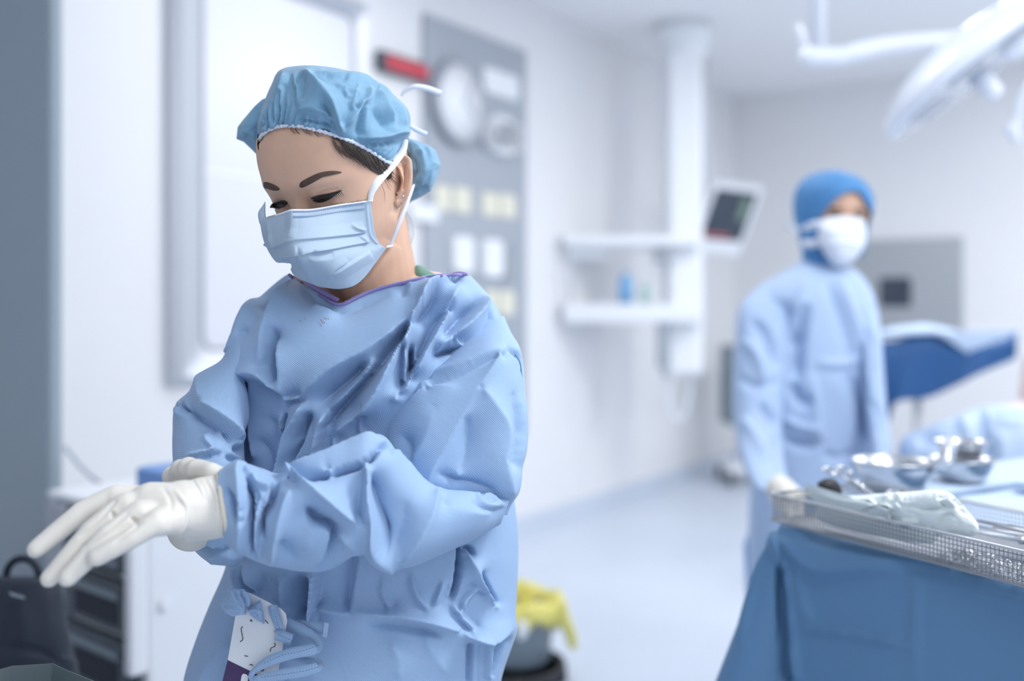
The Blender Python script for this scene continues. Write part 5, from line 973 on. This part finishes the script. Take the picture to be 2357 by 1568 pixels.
for v in np.linspace(0, 1, nv_):
    xy = tp * (1 - v) + bt * v; d = sd_ - .05 * math.sin(min(1, v * 3) * math.pi / 2) + .02 * np.sin(np.linspace(0, 14, 140)) * v + .10 * (1 - min(1, v * 8)); V.append(P(xy[:, 0], xy[:, 1], d))
V = np.vstack(V); o = obj('drape_front', V, grid_faces(nv_, 140), M['blue'], ms); o.modifiers.new('thick', 'SOLIDIFY').thickness = .006
V, Q, T = puff([(2000, 768), (2060, 752), (2130, 745), (2190, 758), (2235, 770), (2300, 768), (2328, 758), (2350, 760), (2338, 775), (2342, 800), (2335, 830), (2280, 850), (2262, 835), (2268, 796), (2230, 784), (2130, 770), (2060, 768), (2010, 778)], (2160, 766), sd_ + .02, .09, .2, 14, 200, smooth_line=False)
o = obj('drape_top', V, [Q, T], M['drape_l'], ms)

# ================================================================== surgical lights overhead
ld = 3.0
sl = thing('surgical_light', (P(1882, 0, ld)[0], ld, CEIL), 'white surgical light on a curved arm at the top right', 'surgical light')
MB().tube([P(1882, 118, ld), (P(1882, 118, ld)[0], ld, CEIL)], .023, 16).build('down_tube', M['lampw'], sl, True)
V = MB().capsule(P(1862, 130, ld), P(1936, 130, ld), .030, .028, 18).build('joint', M['lampw'], sl, True)
MB().capsule(P(1858, 118, ld), P(1838, 64, ld), .013, .012, 12).build('stop_knob', M['lampw'], sl, True)
q = cr([(1930, 132, ld), (1960, 124, ld), (2040, 108, ld), (2140, 99, ld - .02), (2240, 94, ld - .05), (2320, 98, ld - .08)], 40); MB().tube(P(q[:, 0], q[:, 1], q[:, 2]), np.r_[np.linspace(.024, .030, 10), np.full(30, .030)], 16).build('arm', M['lampw'], sl, True)
MB().capsule(P(2325, 98, ld - .08), P(2360, 70, ld - .06), .05, .05, 18).build('arm_head', M['lampw'], sl, True)
def lamp_head(parent, cpx, cpy, d, r, axis):
    c = P(cpx, cpy, d); a = np.array(axis, float); a /= np.linalg.norm(a); u = np.cross(a, [0, 1, .1]); u /= np.linalg.norm(u); v = np.cross(a, u); AX = np.array([u, v, a])
    MB().lathe([(0, -.34 * r), (.35 * r, -.33 * r), (.7 * r, -.25 * r), (.93 * r, -.11 * r), (r, 0), (.985 * r, .05 * r), (.90 * r, .06 * r)], c, 56, AX).build('shell', M['lampw'], parent, True)
    MB().lathe([(0, .035 * r), (.9 * r, .035 * r), (.9 * r, .062 * r), (0, .062 * r)], c, 56, AX).build('lens', M['lampu'], parent)
    for k in range(6):
        t = k * math.pi / 3; MB().lathe([(.17 * r, .06 * r), (.19 * r, .06 * r), (.19 * r, .08 * r), (.17 * r, .08 * r)], c + (math.cos(t) * u + math.sin(t) * v) * r * .58, 24, AX).build('lamp_ring', M['frame'], parent, True)
    MB().lathe([(0, .05 * r), (.10 * r, .05 * r), (.09 * r, .30 * r), (.06 * r, .36 * r), (0, .36 * r)], c, 20, AX).build('handle', M['lampw'], parent, True); return c
lamp_head(sl, 2240, 158, ld - .05, .305, (.56, -.20, -.79))
s2 = thing('surgical_light', (P(2500, 0, ld + .3)[0], ld + .3, CEIL), 'second white surgical light cut off by the right edge', 'surgical light')
c = lamp_head(s2, 2520, 190, ld + .2, .24, (.85, -.2, -.45)); MB().capsule(P(2330, 300, ld + .1), P(2340, 318, ld + .1), .024, .018, 14).build('grip', M['lampw'], s2, True)
q = cr([(2338, 300, ld + .1), (2344, 262, ld + .12), (2352, 225, ld + .15), (2380, 190, ld + .18)], 16); MB().tube(P(q[:, 0], q[:, 1], q[:, 2]), .014, 10).build('grip_stem', M['lampw'], s2, True)
MB().tube([c + [0, 0, .05], [c[0], c[1], CEIL]], .023, 14).build('down_tube', M['lampw'], s2, True)

# ================================================================== kick bucket with a yellow bag
bd_ = 3.4; bx = (1186 - CX) / F * bd_
kb = thing('kick_bucket', (bx, bd_, 0), 'grey bucket on casters lined with a yellow bag behind the nurse', 'bucket')
MB().lathe([(0, .065), (.112, .065), (.118, .075), (.134, .235), (.142, .245), (.138, .25), (.128, .24), (.112, .08), (0, .075)], (bx, bd_, 0), 40).build('pail', M['grey'], kb, True)
MB().lathe([(.155, .03), (.17, .03), (.175, .045), (.17, .06), (.155, .06), (.15, .045), (.155, .03)], (bx, bd_, 0), 40).build('base_ring', M['black'], kb, True)
for k in range(5): t = k * 2 * math.pi / 5 - .3; MB().lathe([(0, -.014), (.026, -.014), (.03, 0), (.026, .014), (0, .014)], (bx + .165 * math.cos(t), bd_ + .165 * math.sin(t), .03), 16, np.array([[0, 1, 0], [0, 0, 1], [1, 0, 0.]])).build('caster', M['black'], kb, True)
nth = 90; prof = [(.06, .12), (.118, .20), (.132, .262), (.146, .285), (.158, .270), (.160, .235), (.157, .215)]; V = []
for r_, z_ in prof:
    for j in range(nth): t = 2 * math.pi * j / nth; V.append((bx + (r_ + .006 * math.sin(9 * t)) * math.cos(t), bd_ + (r_ + .006 * math.sin(9 * t)) * math.sin(t), z_ + .010 * math.sin(5 * t + 1) * (z_ > .2) - (.012 * math.sin(13 * t) if z_ == .215 else 0)))
bag = obj('bag_liner', np.array(V), grid_faces(len(prof), nth, True), M['yellowbag'], kb); bag.modifiers.new('thick', 'SOLIDIFY').thickness = .002
V, Q, T = puff([(1262, 1392), (1285, 1376), (1303, 1380), (1312, 1420), (1326, 1455), (1330, 1492), (1312, 1498), (1300, 1465), (1290, 1440), (1278, 1458), (1268, 1440)], (1292, 1418), bd_ - .06, .03, .03, 14, 80, smooth_line=False); obj('bag_flap', V, [Q, T], M['yellowbag'], kb)
V, Q, T = puff([(1192, 1425), (1212, 1430), (1216, 1455), (1204, 1472), (1190, 1468)], (1203, 1448), bd_ - .15, .02, .015, 10, 40); obj('pail_label', V, [Q, T], M['white'], kb)

# ================================================================== drawer trolley, bag and tray at the lower left
K = np.array([-.729, 2.0]); D1 = np.array([-.763, .646]); D2 = np.array([.646, .763]); KW, KD, KH = .40, .62, .845
def KP(a, b, z): q = K + a * D1 + b * D2; return np.array([q[0], q[1], z])
AXK = np.array([[D1[0], D1[1], 0], [D2[0], D2[1], 0], [0, 0, 1]])
dt = thing('drawer_trolley', KP(KW / 2, KD / 2, 0), 'white trolley with dark grey drawers behind the gloved hands', 'trolley')
bevel(MB().box(KP(KW / 2, KD / 2, .455), (KW / 2, KD / 2, .375), AXK).build('body', M['white'], dt), .01)
bevel(MB().box(KP(KW / 2, KD / 2, KH - .008), (KW / 2 + .012, KD / 2 + .012, .008), AXK).build('top', M['white'], dt), .005)
zs_ = [(.12, .30), (.31, .44), (.45, .58), (.59, .70), (.71, .765), (.77, .82)]
for z0_, z1_ in zs_:
    dr = bevel(MB().box(KP(.165, -.012, (z0_ + z1_) / 2), (.135, .012, (z1_ - z0_) / 2 - .004), AXK).build('drawer', M['drawer'], dt), .004)
    MB().box(KP(.165, -.026, z1_ - .03), (.10, .004, .008), AXK).build('handle', M['grey'], dr)
    MB().box(KP(.165, -.0245, (z0_ + z1_) / 2 - .012), (.09, .001, (z1_ - z0_) * .22), AXK).build('drawer_label', M['navy'], dr)
bevel(MB().box(KP(.010, -.02, .675), (.014, .02, .15), AXK).build('edge_bar', M['white'], dt), .008); bevel(MB().box(KP(.352, -.012, .455), (.045, .014, .37), AXK).build('edge_bar', M['panel'], dt), .01)
MB().lathe([(0, 0), (.012, 0), (.012, .006), (0, .006)], KP(-.002, .035, .655), 16, np.array([AXK[1], AXK[2], -AXK[0]])).build('lock', M['white'], dt)
for a in (.06, KW - .06):
    for b in (.06, KD - .06): MB().lathe([(0, -.014), (.032, -.014), (.036, 0), (.032, .014), (0, .014)], KP(a, b, .036), 16, np.array([[0, 1, 0], [0, 0, 1], [1, 0, 0.]])).build('caster', M['black'], dt, True)
    MB().tube([KP(a, .06, .07), KP(a, KD - .06, .07)], .012).build('axle_bar', M['frame'], dt, True)
o = bevel(MB().rbox(KP(.10, .16, KH + .034), (.075, .10, .034), AXK, r=.03).build('blue_package', M['bluepack'], None), .01); tag(o, 'blue wrapped package on top of the drawer trolley', 'package')
o = bevel(MB().rbox(KP(.10, .34, KH + .05), (.09, .07, .05), AXK, r=.03).build('white_package', M['white'], None), .01); tag(o, 'white package behind the blue one on the drawer trolley', 'package')
q = cr([(150, 1030, 2.5), (190, 1078, 2.45), (235, 1115, 2.38), (290, 1135, 2.3)], 24); o = MB().tube(P(q[:, 0], q[:, 1], q[:, 2]), .005, 8).build('cable', M['cable'], None, True); tag(o, 'thin grey cable hanging down onto the drawer trolley', 'cable')
nd = 1.62
nb2 = thing('equipment_bag', (P(40, 716, nd)[0], nd, 0), 'dark navy equipment bag at the lower left corner', 'bag')
V, Q, T = loft([(-160, 1325, 118, 1328, nd, .06, .1), (-170, 1345, 138, 1345, nd, .10, .14), (-175, 1420, 150, 1420, nd, .12, .16), (-175, 1500, 164, 1500, nd, .13, .17), (-175, 1600, 180, 1600, nd, .13, .17), (-170, 2200, 180, 2200, nd, .13, .17), (-165, 2480, 176, 2480, nd, .12, .16)], 90, 90, 4.0)
V = drape(V, Q, [R([(40, 1370), (60, 1460), (50, 1560)], 6, 40, 40), R([(0, 1480), (80, 1500), (150, 1530)], -5, 20, 20)], T); obj('bag_body', V, [Q, T], M['navy'], nb2)
th = np.linspace(0, math.pi, 20); cc_ = P(52, 1326, nd - .02); MB().tube([cc_ + np.array([.026 * math.cos(t), 0, .028 * math.sin(t)]) for t in th], .006, 8).build('handle', M['navy'], nb2, True)
V, Fc = plate([(20, 1362), (55, 1372), (58, 1380), (25, 1372)], nd - .125, .004); obj('bag_badge', V, Fc, M['grey'], nb2, False)
tz = .862
tt = thing('side_tray', (P(60, 716, 1.02)[0], 1.0, 0), 'shiny grey tray with cut corners at the bottom left corner', 'tray')
pts = [P(-260, 1552, 1.075), P(-5, 1545, 1.08), P(28, 1537, 1.092), P(122, 1531, 1.10), P(150, 1543, 1.082), P(228, 1577, 1.042), P(330, 1640, .97), P(200, 1750, .86), P(-260, 1750, .86)]
xy = np.array([[p[0], p[1]] for p in pts]); cen = xy.mean(0); inn = cen + (xy - cen) * .93
MB().prism((0, 0, tz - .022), inn, .003).build('tray_floor', M['tray'], tt)
m_ = len(xy); V = np.vstack([np.c_[xy, np.full(m_, tz)], np.c_[inn, np.full(m_, tz - .02)], np.c_[inn * .985 + cen * .015, np.full(m_, tz - .018)], np.c_[xy * .985 + cen * .015, np.full(m_, tz)]]); obj('tray_rim', V, [[r * m_ + j, r * m_ + (j + 1) % m_, ((r + 1) % 4) * m_ + (j + 1) % m_, ((r + 1) % 4) * m_ + j] for r in range(4) for j in range(m_)], M['tray'], tt, False)
MB().tube([(cen[0], cen[1], tz - .02), (cen[0], cen[1], .06)], .016, 12).build('pole', M['steel'], tt, True); bevel(MB().box((cen[0], cen[1], .03), (.2, .03, .03)).box((cen[0], cen[1], .03), (.03, .2, .03)).build('base', M['steel'], tt), .01)
